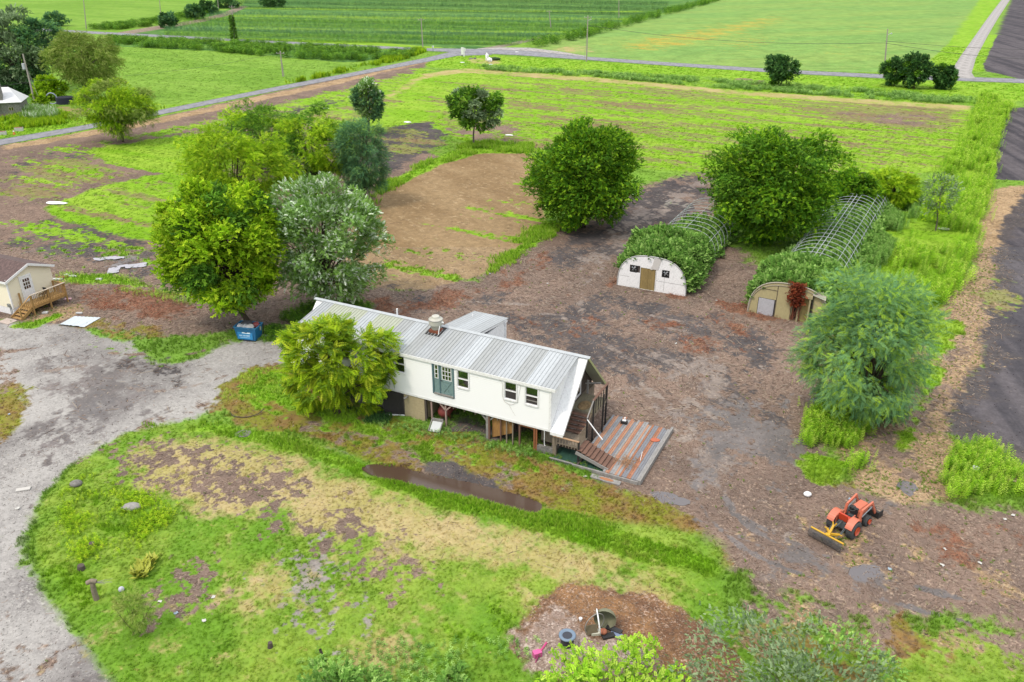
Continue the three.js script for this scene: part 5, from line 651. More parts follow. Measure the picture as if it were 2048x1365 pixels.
  const bs = new THREE.Shape([[0, .03], [.55, .06], [.12, .12], [.03, .42], [0, .46], [-.06, .4], [-.06, .08]].map(([x, y]) => new THREE.Vector2(x, y))); part('bucket', [new THREE.ExtrudeGeometry(bs, { depth: 1.24, bevelEnabled: false }).rotateY(Math.PI / 2).translate(-.62, 0, -2.35), bx(-.64, -.6, .03, .4, -2.75, -2.3), bx(.6, .64, .03, .4, -2.75, -2.3)], bk, t, 'black loader bucket');
  t.updateMatrixWorld(true);
  // rake
  const r = thing('landscape_rake', 'yellow landscape rake hitched behind the orange tractor', 'rake', t.localToWorld(V(-.05, 0, 1.25)), -.88 + .02);
  part('crossbar', [bx(-.86, .86, .42, .52, .14, .24)], ye, r); part('frame', [bar(V(0, .46, .2), V(0, .42, -.12), .13, .1), bar(V(0, .45, -.05), V(-.32, .4, -.42), .1), bar(V(0, .45, -.05), V(.34, .4, -.42), .1), bar(V(0, .48, -.02), V(0, .86, -.34), .1), bar(V(-.04, .84, -.34), V(-.1, .98, -.38), .05), bar(V(.04, .84, -.34), V(.1, .98, -.38), .05), new THREE.CylinderGeometry(.12, .12, .1, 14).translate(0, .5, .14)], ye, r); for (const s of [-1, 1]) part('pin', [rod(V(s * .34, .4, -.42), V(s * .46, .4, -.44), .035)], ye, r);
  for (let i = 0; i < 46; i++) { const x = -.85 + i * 1.7 / 45; part('tine', tube([V(x, .5, .25), V(x, .46, .38), V(x, .22, .42), V(x, .01, .3)], .011, 4, 8), gm, r); }
}
// ---------------------------------------------------------------- poles, wires and roadside things
const poleM = M(214, 204, 194, .95, { map: TX.grain }), PT = {};
function pole(key, label, u, v, vt, ut, o = {}) {
  const b = G(u, v), h = heightTo(b, vt), t = thing('utility_pole', label, 'pole', b, 0, 'utility poles'); let lean = 0; const un = proj(V(b.x, h, b.z)); if (ut !== undefined) lean = (ut - un[0]) / un[2];
  lean = clamp(lean, -2.2, 2.2);
  part('shaft', [rod(V(0, -.2, 0), V(lean, h, 0), .19, .12, 9)], poleM, t); if (o.arm) { part('crossarm', [bar(V(lean - .9, h - .5, .12), V(lean + .9, h - .5, .12), .1, .12)], poleM, t); for (const x of [-.8, .8]) part('insulator', [rod(V(lean + x, h - .44, .12), V(lean + x, h - .22, .12), .05, .03)], MT.white, t); }
  if (o.can) part('transformer', [rod(V(lean * .8 - .36, h - 2.6, .1), V(lean * .8 - .36, h - 1.6, .1), .27, .27, 14)], M(214, 218, 226, .5), t); if (o.lamp) part('light_fitting', [rod(V(lean * .8 + .1, h - 1.2, 0), V(lean * .8 + .7, h - .9, .1), .05), new THREE.SphereGeometry(.16, 10, 8).translate(lean * .8 + .75, h - .95, .1)], M(210, 218, 224, .4), t);
  if (o.guy) part('guy_wire', [rod(V(lean * .7, h * .8, 0), V(o.guy, 0, .3), .03)], MT.greywood, t);
  PT[key] = V(b.x + lean, h - .35, b.z); return t;
}
pole('a', 'leaning utility pole with a white transformer beside the white-roofed house', 72, 217, 108, 45, { can: 1, guy: 1.4 });
pole('b', 'utility pole with brace at the road junction beside the mown field', 1173, 123, 31, 1176, { guy: -.7, lamp: 1, arm: 1 });
pole('c', 'slim utility pole beside the dark hedgerow trees', 1768, 156, 58, 1776, { lamp: 1 });
pole('d', 'utility pole standing in the hedge end near the junction', 846, 101, 36, 842, { arm: 1 });
pole('e', 'short braced pole in the roadside weeds', 566, 153, 102, 560, { guy: .5, arm: 1 });
pole('f', 'ivy-covered pole beside the field road', 469, 83, 11, 463, { arm: 1 });
pole('g', 'pole in the far left meadow', 172, 58, -4, 166, {});
pole('h', 'distant pole standing among the crop rows', 1102, 55, 20, 1098, { arm: 1 });
pole('i', 'distant pole at the far hedge', 1238, 36, -4, 1238, {}); pole('j', 'distant ivy pole beside the left field track', 321, 30, -4, 318, {}); pole('k', 'distant dark pole behind the track trees', 437, 22, -8, 434, {});
{ R = rng(61); const b = G(469, 83), h = heightTo(b, 30), L = []; for (let i = 0; i < 900; i++) { const y = Math.pow(R(), 1.2) * h, r = lerp(1.0, .35, y / h), a = rr(0, 6.28); L.push([V(Math.cos(a) * r * rr(.3, 1), y, Math.sin(a) * r * rr(.3, 1)), aimUp(V(Math.cos(a), rr(-.3, .3), Math.sin(a)).normalize(), 0), .7, tint('green')]); } const t = thing('ivy', 'ivy column climbing the pole by the field road', 'ivy', b); cloud('leaves', SPRAY.maple, leafM, L, t); }
function wire(label, a, b, sag, r = .022) { const m = a.clone().lerp(b, .5); m.y -= sag; single('power_line', label, 'wire', [tube([a, a.clone().lerp(b, .25).setY(lerp(a.y, b.y, .25) - sag * .75), m, a.clone().lerp(b, .75).setY(lerp(a.y, b.y, .75) - sag * .75), b], r, 4, 32)], M(86, 86, 90, .8)); }
wire('overhead wire between the junction pole and the slim pole', PT.b.clone().setY(PT.b.y - 2), PT.c.clone().setY(PT.c.y - 2.6), 1.6, .035); wire('overhead wire from the slim pole over the dark field', PT.c.clone().setY(PT.c.y - 2.6), G(2300, 190).setY(7), 1.6, .035); wire('upper overhead wire from the slim pole over the dark field', PT.c.clone().setY(PT.c.y - 2.2), G(2300, 176).setY(8), 1.0, .03);
wire('overhead wire from the leaning pole to the short braced pole', PT.a.clone().setY(4.9), PT.e.clone(), 1.2, .02); wire('overhead wire from the leaning pole out past the white-roofed house', PT.a.clone().setY(4.7), V(-120, 5.5, -150), 1.5, .02);
{ // white-roofed house at the left edge
  const b = G(45, 232), t = thing('roadside_house', 'old stone house with bright white roof and grey chimney', 'house', b, .32); const W = 6, L = 9, E = 2.5, RH = 4.6;
  part('wall', [bx(-L, 0, 0, E, -W, 0)], M(196, 196, 182, .9, { map: TX.speck }), t); part('roof', [panel(V(-L - .3, E - .1, .35), V(.4, E - .1, .35), V(-1.8, RH, -W / 2), V(-L - .3, RH, -W / 2), .1), panel(V(.4, E - .1, .35), V(.4, E - .1, -W - .35), V(-1.8, RH, -W / 2), V(-1.8, RH, -W / 2 + .001), .1), panel(V(.4, E - .1, -W - .35), V(-L - .3, E - .1, -W - .35), V(-L - .3, RH, -W / 2), V(-1.8, RH, -W / 2), .1)], M(252, 252, 255, .6), t);
  part('chimney', [bx(-3.7, -2.5, 2.2, 6.6, -1.3, -.2)], M(186, 182, 176, .95, { map: TX.speck }), t); const w = part('window', [bx(-1.9, -1.1, 1.0, 1.6, .0, .05)], M(206, 196, 170), t); for (const x of [-1.82, -1.46]) part('pane', [bx(x, x + .28, 1.06, 1.54, .04, .06)], MT.glass, w); part('porch_roof', [panel(V(-6, 2.1, 1.8), V(-3, 2.1, 1.8), V(-3, 2.5, .05), V(-6, 2.5, .05), .08)], M(190, 204, 196), t); part('porch_door', [bx(-4.2, -3.5, 0, 1.9, .02, .08)], M(226, 226, 236), t); part('foundation', [bx(-L, .01, -.05, .5, -.01, .08)], M(176, 150, 144, .95), t);
}
{ const m = M(236, 234, 232, .85, { map: TX.grime }); for (const [u, v, l] of [[38, 262, 'white concrete planter between the traffic cone and the leaning pole'], [4, 270, 'white concrete planter on the far side of the traffic cone from the pole']]) { const t = thing('planter', l, 'planter', G(u, v), .25, 'roadside planters'); part('box', [bx(-.6, .6, 0, .55, -.3, .3)], m, t); part('soil', [bx(-.55, .55, .54, .58, -.25, .25)], MT.rust, t); }
  const c = thing('traffic_cone', 'faded orange traffic cone between the white planters', 'cone', G(28, 269)); part('cone', [new THREE.ConeGeometry(.2, .75, 14).translate(0, .4, 0)], M(234, 150, 70), c); part('base', [bx(-.25, .25, 0, .05, -.25, .25)], M(220, 140, 70), c); part('band', [new THREE.CylinderGeometry(.085, .125, .15, 14).translate(0, .52, 0)], MT.white, c);
  const h = thing('hoop_frame', 'grey round hoop beside a dark tub under the willow', 'hoop', G(112, 208)); part('ring', [new THREE.TorusGeometry(1.0, .12, 8, 24).translate(-.6, 1.0, 0)], M(180, 190, 214), h); part('net', [new THREE.CylinderGeometry(1.6, 1.6, 1.2, 18).translate(1.6, .6, -.5)], M(40, 46, 66), h); part('leg', [rod(V(.2, 0, 0), V(.2, 1.2, 0), .05), rod(V(2.8, 0, 0), V(2.8, 1.2, 0), .05)], MT.black, h); }
{ const t = thing('road_sign', 'pair of white street sign blades on a post at the junction', 'sign', G(926, 114)); part('post', [rod(V(.3, 0, 0), V(.3, 2.4, 0), .14)], MT.white, t); part('blade', [bx(-.5, .1, .6, 2.5, -.06, .06)], MT.white, t); part('blade', [bx(.0, .7, 1.6, 2.3, -.1, -.02)], MT.white, t); part('marker', [bx(-.35, -.2, 0, .7, -.05, .05)], MT.black, t); }
{ const t = thing('road_sign', 'small blue and white marker post at the road edge', 'sign', G(866, 104)); part('post', [rod(V(0, 0, 0), V(0, 1.8, 0), .06)], M(110, 150, 150), t); part('plate', [bx(-.25, .25, 1.2, 1.7, -.03, .03)], MT.white, t); }
R = rng(67);
{ const lump = (r, s) => { const g = new THREE.IcosahedronGeometry(r, 2), p = g.attributes.position; for (let i = 0; i < p.count; i++) { const k = 1 + .6 * (N(p.getX(i) * 2 + s, p.getZ(i) * 2 + p.getY(i)) - .5); p.setXYZ(i, p.getX(i) * k, p.getY(i) * k, p.getZ(i) * k); } g.computeVertexNormals(); return g; };
  single('white_heap', 'upright white rubbish sack on the grass by the junction', 'heap', [lump(.7, 1).scale(.7, 1.5, .7).translate(0, .8, 0)], MT.white, G(974, 121)); single('white_heap', 'squat white rubbish sack next to the upright one', 'heap', [lump(.6, 2).translate(.3, .5, 0)], MT.white, G(977, 124)); single('shrub', 'low dark evergreen shrub near the white sacks', 'shrub', [lump(.8, 3).scale(1.7, .6, .7).translate(0, .4, 0)], M(56, 84, 44), G(991, 121)); single('stone_pile', 'grey stones beside the white street sign', 'stones', [lump(.5, 5).scale(1.6, .6, 1), lump(.4, 6).translate(1.1, .1, .2)], MT.conc, G(942, 118));
  [[924, 126, 'pale stick in the verge below the white sign'], [982, 130, 'white stick in the verge below the white sacks'], [1034, 105, 'white patch plate lying on the gravel pull-out'], [110, 408, 'white torn plastic sheet lying by the lime crop patch'], [1018, 272, 'white rock at the edge of the bare patch'], [652, 218, 'white barrel behind the olive locust'], [815, 246, 'grey-white scrap on the bare patch under the open tree'], [1272, 392, 'white litter beside the dark path'], [1886, 460, 'pale yellow sheet in the ditch weeds']].forEach(([u, v, l], i) => single('litter', l, 'litter', [lump(i === 3 ? .9 : .4, i * 3).scale(1.5, i === 3 ? .12 : .35, i === 3 ? .5 : .7).translate(0, .12, 0)], i === 8 ? M(226, 236, 200) : MT.white, G(u, v), -.2)); }
{ // front garden
  const t = thing('papasan_chair', 'broken wire-hoop garden chair lying on the mulch', 'chair', G(1196, 1262), .3); part('hoop', [new THREE.TorusGeometry(.5, .028, 8, 36).rotateY(1.3).rotateZ(.15).translate(0, .52, 0)], MT.white, t); part('hoop', [new THREE.TorusGeometry(.5, .02, 8, 36).rotateY(.25).translate(-.2, .5, .05)], MT.greywood, t); part('seat_shell', [new THREE.SphereGeometry(.48, 16, 10, 0, Math.PI).rotateY(Math.PI - .5).translate(.3, .52, 0)], M(150, 150, 122, .8, { side: THREE.DoubleSide, map: TX.grime }), t); part('base_panel', [panel(V(-.62, .1, .2), V(-.1, .1, .25), V(-.1, .5, .1), V(-.62, .5, .05), .02)], M(128, 116, 92), t); part('cushion', [new THREE.SphereGeometry(.16, 10, 8).scale(1, .8, 1).translate(.12, .2, .3)], M(190, 116, 86), t); part('tray', [bx(.0, .55, .02, .12, .35, .6)], MT.black, t);
  const d = thing('drum', 'dark plastic drum with blue-grey sunken lid', 'drum', G(1134, 1290)); part('body', [rod(V(0, 0, 0), V(0, .52, 0), .26, .3, 24)], M(58, 62, 74, .5), d); part('lid', [new THREE.LatheGeometry([[0, .52], [.2, .51], [.24, .56], [.32, .57], [.36, .54], [.36, .5], [.3, .48]].map(([a, b]) => new THREE.Vector2(a, b)), 26)], M(130, 152, 176, .5), d);
  single('black_tray', 'black plastic tray beside the broken chair', 'tray', [bx(-.35, .35, .0, .1, -.12, .12)], MT.black, G(1228, 1262), -.5); single('blue_sheet', 'folded blue-grey sheet beside the broken chair', 'sheet', [bx(-.25, .25, .0, .06, -.15, .15)], M(140, 156, 190), G(1232, 1272), -.5); single('white_box', 'crushed white box in front of the broken chair', 'box', [bx(-.3, .3, 0, .14, -.14, .14)], M(240, 240, 222), G(1196, 1268), .1); single('white_cup', 'white paper cup on the mulch', 'cup', [rod(V(0, 0, 0), V(0, .14, 0), .06, .08, 10)], MT.white, G(1161, 1242)); { const q = thing('pink_toy', 'pink plastic toy at the edge of the lime shrub', 'toy', G(1080, 1312), .4); part('body', [bx(-.3, .05, .05, .28, -.12, .12)], M(240, 110, 176), q); part('tail', [rod(V(.0, .2, 0), V(.35, .5, -.1), .05)], M(226, 90, 150), q); part('stick', [rod(V(-.35, 0, .3), V(-.1, .2, .1), .03)], M(160, 60, 110), q); }
  const s = thing('wooden_stake', 'weathered forked log stake standing in the lawn', 'stake', G(193, 1200)); part('shaft', [limb([V(0, -.1, 0), V(-.01, .5, .01), V(.02, 1.02, 0)], .13, .11, 8)], MT.wood, s); part('head', [limb([V(-.2, .98, .02), V(0, 1.08, 0), V(.2, 1.02, -.02)], .11, .1, 8)], MT.wood, s); part('twigs', [...Array(14)].map(() => rod(V(.15, 1.0, 0), V(rr(.4, .95), rr(.92, 1.12), rr(-.15, .15)), .01, .004, 4)), M(170, 168, 158), s);
  const s2 = thing('wooden_stake', 'short dark stake beside the maple sapling', 'stake', G(643, 1318)); part('shaft', [limb([V(0, -.1, 0), V(.02, .25, 0), V(-.01, .5, 0)], .07, .06, 7)], MT.darkwood, s2);
  [[183, 1095, 'small dark stump nearest the green weed bank', .16], [162, 1140, 'small brown stump with a fallen stick', .2], [540, 1295, 'low stump in the straw patch', .12]].forEach(([u, v, l, r]) => single('stump', l, 'stump', [rod(V(0, -.05, 0), V(.03, .26, 0), r, r * .75, 9)], MT.darkwood, G(u, v)));
  { const H = thing('hosta', 'yellow-green hosta plant beside bare soil in the lawn', 'plant', G(283, 1150)), L = []; for (let i = 0; i < 110; i++) { const x = rr(-.3, .3), z = rr(-1.0, .3), a = rr(0, 6.28), k = rr(.25, .45); L.push([V(x, .05, z), V(x + Math.cos(a) * k, rr(.2, .55), z + Math.sin(a) * k), .16, V(0, 1, 0)]); } part('leaves', leafGeo(L), M(196, 204, 70, .6, { side: THREE.DoubleSide }), H); }
  single('rock', 'pale boulder at the edge of the tall weed patch', 'rock', [new THREE.IcosahedronGeometry(.28, 2).scale(1.2, .6, 1).translate(0, .08, 0)], MT.conc, G(152, 970)); single('root_stump', 'pale split stump among the weeds', 'stump', [new THREE.IcosahedronGeometry(.4, 1).scale(1.2, .5, .8).translate(0, .12, 0), rod(V(-.5, .1, .1), V(.2, .25, 0), .07, .03)], MT.greywood, G(264, 1018)); single('ball', 'white and grey ball lying in the lawn', 'ball', [new THREE.SphereGeometry(.13, 14, 10).translate(0, .11, 0)], M(220, 220, 236), G(243, 1183)); single('flat_stone', 'pale flat stone on the gravel edge', 'stone', [bx(-.35, .35, 0, .06, -.14, .14)], M(220, 216, 210), G(46, 980), .3); single('cover_plate', 'grey round cover plate in the grass strip', 'plate', [new THREE.CylinderGeometry(.5, .5, .05, 20).scale(1, 1, .8).translate(0, .04, 0)], MT.conc, G(486, 869)); single('styrofoam_block', 'white foam block lying near the tractor', 'block', [new THREE.IcosahedronGeometry(.2, 1).scale(1.1, .7, .9).translate(0, .1, 0)], MT.white, G(1615, 992));
  { const c = thing('plastic_jug', 'grey-white plastic canister standing in the weeds', 'canister', G(1947, 955)); part('body', [rod(V(0, 0, 0), V(0, .55, 0), .17, .17, 14)], M(200, 210, 206, .4), c); part('lid', [rod(V(0, .56, 0), V(0, .68, 0), .19, .17, 14)], M(232, 232, 234, .4), c); part('band', [rod(V(0, .42, 0), V(0, .47, 0), .18, .18, 14)], MT.steel, c); }
  { const p = thing('pallet', 'weathered timber pallet at the edge of the black field', 'pallet', G(2046, 962), -.7); for (let i = 0; i < 5; i++) part('board', [bx(-.6, .6, .1, .14, -.6 + i * .26, -.42 + i * .26)], M(214, 178, 160, .9, { map: TX.grain }), p); for (const x of [-.55, 0, .55]) part('runner', [bx(x - .05, x + .05, 0, .1, -.6, .62)], MT.wood, p); }
  { const w = thing('wire_loop', 'rusty curled wire loop lying on the gravel edge', 'wire', G(490, 830)); part('loop', [tube([V(-1.0, .05, -.2), V(-.6, .08, .3), V(.1, .06, .4), V(.8, .1, .1), V(1.1, .2, -.4)], .03)], MT.darkwood, w); }
}
function crumple(r, s) { const g = new THREE.PlaneGeometry(r * 2.2, r * 1.6, 4, 3).rotateX(-Math.PI / 2), p = g.attributes.position; for (let k = 0; k < p.count; k++) p.setXYZ(k, p.getX(k) + (N(k * .37 + s, 1.3) - .5) * r * .9, .03 + N(k * .61 + s * 2, .4) * r * .8, p.getZ(k) + (N(.7, k * .43 + s) - .5) * r * .9); const q = g.toNonIndexed(); q.computeVertexNormals(); return q; }
// litter scraps told apart by what they lie on
[[320, 1205, 'white paper scrap on bare soil below the hosta'], [352, 1228, 'blue-white wrapper on bare soil below the hosta'], [426, 1196, 'pale blue scrap at the end of the soil patch'], [408, 1243, 'white torn scrap beside the soil patch'], [1240, 934, 'white scrap in the grass below the deck board'], [1170, 955, 'blue can in the grass in front of the tarp'], [1700, 1000, 'small white scrap beyond the tractor hood'], [1890, 1100, 'crumpled grey plastic among the stalk piles'], [1960, 1128, 'black and white mesh scrap on the stalk pile'], [2010, 1040, 'pale yellow paper on the far stalk pile'], [2026, 1032, 'white cloth on the far stalk pile'], [1780, 1140, 'white scrap on the wet mud'], [1884, 1132, 'white pipe piece on the mud by the stalks'], [1520, 700, 'white chip on the cleared soil near the dead vine'], [1352, 688, 'pale chip in the middle of the cleared soil'], [1095, 568, 'bent white branch near the tan field edge'], [980, 549, 'pale stick at the tan field corner'], [690, 672, 'white chip near the sumac'], [1433, 602, 'white fragment between the two greenhouses'], [1268, 960, 'white scrap at the corner of the deck'], [36, 1018, 'white stone in the gravel bend'], [18, 830, 'white chip in the grass tongue of the drive']].forEach(([u, v, l], i) => single('scrap', l, 'scrap', [crumple(.085, i)], i % 5 === 1 ? M(176, 196, 212, .6) : M(228, 226, 220, .7), G(u, v), i * .7));
// puddles: still brown water in the low spots
function puddle(px, m, y) { const s = new THREE.Shape(); const pts = []; for (let i = 0; i < px.length; i += 2) { const p = G(px[i], px[i + 1]); pts.push(V(p.x, 0, p.z)); } const c = new THREE.CatmullRomCurve3(pts, true).getPoints(90); c.forEach((p, i) => { const x = p.x + (N(p.x * 1.2, p.z * 1.2) - .5) * .35, z = p.z + (N(p.x * 1.2 + 5, p.z * 1.2) - .5) * .3; i ? s.lineTo(x, -z) : s.moveTo(x, -z); }); struct(new THREE.Mesh(new THREE.ShapeGeometry(s).rotateX(-Math.PI / 2).translate(0, y, 0), m), 'puddle'); }
const brownW = new THREE.MeshPhysicalMaterial({ color: col(92, 72, 60), roughness: .09 }), greyW = new THREE.MeshPhysicalMaterial({ color: col(120, 114, 116), roughness: .12 });
puddle([725, 934, 800, 925, 880, 942, 970, 958, 1070, 1000, 1085, 1028, 1000, 1024, 900, 1006, 820, 982], brownW, -.03);
[[[196, 516, 240, 514, 243, 520, 200, 523], 'pale plastic film strip on the dark soil nearest the lime crop'], [[240, 532, 288, 528, 290, 535, 250, 540], 'pale plastic film strip on the dark soil nearest the leaning tree'], [[212, 540, 236, 536, 240, 545, 218, 549], 'pale plastic film strip on the dark soil nearest the mobile home']].forEach(([q, l], i) => { const p = []; for (let k = 0; k < 8; k += 2) p.push(G(q[k], q[k + 1])); const c = p.reduce((a, b) => a.add(b), V(0, 0, 0)).multiplyScalar(.25), N1 = 14, N2 = 5, P = [], I = []; for (let a = 0; a <= N1; a++) for (let b = 0; b <= N2; b++) { const e = p[0].clone().lerp(p[1], a / N1).lerp(p[3].clone().lerp(p[2], a / N1), b / N2).sub(c), n = N(e.x * .9 + i, e.z * .9); P.push(e.x + (n - .5) * .9, .03 + n * .12, e.z + (N(e.z + 3, e.x + i) - .5) * .7); if (a < N1 && b < N2) { const k = a * (N2 + 1) + b; I.push(k, k + 1, k + N2 + 1, k + 1, k + N2 + 2, k + N2 + 1); } } const g = new THREE.BufferGeometry(); g.setAttribute('position', new THREE.Float32BufferAttribute(P, 3)); g.setIndex(I); g.computeVertexNormals(); single('plastic_film', l, 'plastic', g, M(196, 194, 204, .4, { side: THREE.DoubleSide }), c); });
puddle([1460, 812, 1480, 806, 1508, 820, 1490, 832, 1470, 826], greyW, -.004); puddle([1390, 850, 1440, 842, 1480, 862, 1440, 880, 1400, 872], greyW, -.004); puddle([1360, 905, 1400, 900, 1420, 920, 1380, 926], greyW, -.004); puddle([1795, 968, 1812, 962, 1835, 978, 1815, 992], greyW, -.004); puddle([1700, 1140, 1760, 1132, 1790, 1150, 1740, 1164, 1700, 1156], greyW, -.004); puddle([1812, 1178, 1850, 1172, 1868, 1186, 1830, 1192], greyW, -.004); puddle([1870, 1215, 1900, 1212, 1905, 1224, 1880, 1226], greyW, -.004); puddle([1300, 985, 1350, 990, 1380, 1010, 1330, 1008], greyW, -.004);
// ---------------------------------------------------------------- grass, weeds, crops, straw: uncountable cover
R = rng(71);
const inView = (x, z) => { const q = proj(V(x, 0, z)); return q[0] > -180 && q[0] < 2230 && q[1] < 1500; };
const inPoly = (q, x, z) => { let c = false; for (let i = 0, j = q.length - 1; i < q.length; j = i++) if ((q[i][1] > z) !== (q[j][1] > z) && x < q[i][0] + (z - q[i][1]) / (q[j][1] - q[i][1]) * (q[j][0] - q[i][0])) c = !c; return c; };
const onRoad = (x, z) => ROADS.some((q) => inPoly(q, x, z)) || ditch(x, z) < .6;
const tilt = (k) => new THREE.Quaternion().setFromEuler(new THREE.Euler(rr(-k, k), rr(0, 6.2832), rr(-k, k)));
const GK = { lawn: [.6, .075], bright: [1, .22], lime: [.9, .18], moss: [.5, .08], meadow: [.6, .2], patchy: [.2, .12], straw: [.3, .07], ash: [.14, .1], dry: [.14, .12], soil: [.008, .12] };
{ // short grass over the lawns and verges
  const L = [], far = [];
  for (const [d0, d1, hw, n] of [[18, 42, 33, 170000], [42, 76, 53, 150000]]) for (let i = 0; i < n; i++) {
    const x = rr(-hw, hw), z = -rr(d0, d1); if (!inView(x, z)) continue; const g = groundAt(x, z); if (!g) continue; const k = GK[g.k]; if (!k || R() > k[0] || onRoad(x, z)) continue;
    const f = rr(1.15, 1.5), c = new THREE.Color(g.r * f, g.g * f, g.b * f * .9); if (g.k === 'soil' || g.k === 'ash' || g.k === 'dry') c.copy(col(132, 176, 50)).multiplyScalar(rr(.7, 1.1)); const hh = k[1] * rr(.6, 1.4) * (N(x / 1.7, z / 1.7) * .9 + .55); L.push([V(x, relief(x, z) - .01, z), spin(), V(rr(.14, .22), hh, rr(.14, .22)), c]);
  }
  cloud('lawn_grass', GRASS, grassM, L); tag(scene.children.at(-1), 'short green and yellow grass tufts over the yard', 'grass', null, 'stuff');
  for (const [d0, d1, hw, n] of [[76, 140, 92, 90000], [140, 260, 165, 60000]]) for (let i = 0; i < n; i++) { const x = rr(-hw, hw), z = -rr(d0, d1); if (!inView(x, z)) continue; const g = groundAt(x, z); if (!g) continue; const p = { bright: 1, lime: .7, meadow: .7, patchy: .2, crop: .3 }[g.k]; if (!p || R() > p || onRoad(x, z)) continue; const f = rr(1.0, 1.4); const w = rr(.3, .7) * (d0 > 100 ? 1.5 : 1); far.push([V(x, -.01, z), spin(), V(w, rr(.05, .16) * (g.k === 'bright' ? 1.6 : 1), w), new THREE.Color(g.r * f, g.g * f, g.b * f)]); }
  cloud('field_grass', GRASS, grassM, far); tag(scene.children.at(-1), 'green field grass and weeds beyond the yard', 'grass', null, 'stuff');
}
// leafy weed stands inside outlined patches
function weeds(name, label, px, n, hmin, hmax, pal, geo = 'weed', cat = 'weeds', wide = 1, thin = .28) {
  const q = []; for (let i = 0; i < px.length; i += 2) { const p = G(px[i], px[i + 1]); q.push([p.x, p.z]); } const feather = -q[0][1] < 80 ? 1.2 : 1.4; let x0 = 1e9, x1 = -1e9, z0 = 1e9, z1 = -1e9; for (const [x, z] of q) { x0 = Math.min(x0, x); x1 = Math.max(x1, x); z0 = Math.min(z0, z); z1 = Math.max(z1, z); }
  const L = []; let tries = 0; while (L.length < n && tries++ < n * 12) { const x = rr(x0, x1), z = rr(z0, z1); const fe = feather * R() * R(), fa = rr(0, 6.28); if (!inPoly(q, x + Math.cos(fa) * fe, z + Math.sin(fa) * fe)) continue; const e = N(x / 3.3 + 2, z / 3.3 + 8); if (R() > sst(thin, thin + .34, e) || onRoad(x, z)) continue; const h = lerp(hmin, hmax, clamp(e * .8 + R() * .4, 0, 1)); L.push([V(x, relief(x, z) - .02, z), tilt(.22), V(h * rr(.7, 1.1) * wide, h, h * rr(.7, 1.1) * wide), tint(pal, .2)]); }
  cloud(name, SPRAY[geo], leafM, L); tag(scene.children.at(-1), label, cat, null, 'stuff');
}
weeds('ditch_weeds', 'tall lime weeds filling the ditch beside the black field', [1960, 196, 2030, 205, 2000, 260, 1985, 360, 1965, 440, 1930, 560, 1870, 622, 1800, 610, 1790, 520, 1840, 430, 1900, 320, 1940, 260], 11000, .6, 1.6, 'bushlime', 'bushy');
weeds('ditch_weeds', 'lime leafy weeds at the foot of the feathery tree', [1612, 880, 1622, 826, 1660, 792, 1705, 800, 1735, 840, 1716, 895, 1726, 925, 1680, 962, 1650, 950, 1620, 975, 1598, 930], 1900, .3, 1.15, 'bushlime', 'bushy', 'weeds', 1, .36); weeds('ditch_weeds', 'lime weeds round the plastic canister', [1880, 960, 1910, 900, 1960, 890, 2040, 920, 2048, 990, 1980, 985, 1900, 1005], 900, .3, 1.0, 'bushlime', 'bushy', 'weeds', 1, .4);
weeds('frame_weeds', 'olive weeds along the side of the long hoop frame', [1640, 560, 1700, 500, 1780, 420, 1830, 390, 1850, 400, 1790, 500, 1740, 560, 1680, 590], 3200, .6, 1.4, 'knot', 'bushy');
weeds('lawn_weeds', 'dense green leafy weeds on the drive side of the lawn', [120, 990, 170, 950, 230, 985, 310, 990, 350, 1040, 290, 1070, 300, 1110, 220, 1090, 160, 1130, 130, 1060], 1500, .15, .4, 'lime', 'weed', 'weeds', 1.2, .2); weeds('lawn_weeds', 'scattered green weeds at the bottom of the lawn', [380, 1300, 700, 1290, 1080, 1280, 1060, 1380, 500, 1390], 420, .15, .4, 'knot', 'weed', 'weeds', 1.2); weeds('lawn_weeds', 'green weeds under the open house bays', [560, 760, 640, 800, 760, 845, 900, 862, 1080, 905, 1060, 915, 850, 872, 640, 830], 900, .12, .35, 'knot', 'weed', 'weeds', 1.2); weeds('lawn_weeds', 'low dark hosta row beneath the sumac', [690, 815, 770, 835, 780, 850, 720, 845], 260, .3, .5, 'dark', 'stalk');
weeds('bank_grass', 'bright grass bank along the tan field', [695, 428, 770, 368, 880, 312, 950, 284, 1064, 290, 1070, 306, 960, 304, 870, 334, 760, 394, 708, 446], 5200, .35, .8, 'bushlime', 'stalk'); weeds('bank_grass', 'bright grass bank between the tan field and the yard', [1060, 458, 1110, 446, 1122, 468, 1080, 486, 1000, 540, 972, 552, 985, 528], 1600, .3, .6, 'bushlime', 'stalk'); weeds('bank_grass', 'long bright grass ridge above the brown puddle', [275, 852, 420, 843, 640, 892, 860, 974, 1060, 1016, 1180, 1034, 1300, 1078, 1300, 1100, 1060, 1042, 860, 994, 640, 908, 430, 860], 5200, .16, .36, 'bushlime', 'stalk');
weeds('yard_weeds', 'green weeds along the back of the house', [520, 690, 560, 640, 620, 612, 690, 606, 760, 618, 700, 630, 640, 650, 580, 690], 1200, .3, .8, 'green', 'weed'); weeds('yard_weeds', 'scattered green weeds on the drive edge', [430, 800, 480, 750, 540, 735, 600, 770, 560, 800, 480, 800], 700, .12, .3, 'bushlime', 'weed'); weeds('yard_weeds', 'green weeds along the red stalk pile by the mobile home', [105, 545, 230, 550, 330, 572, 400, 600, 380, 612, 200, 575, 120, 568], 900, .15, .4, 'bushlime', 'weed');
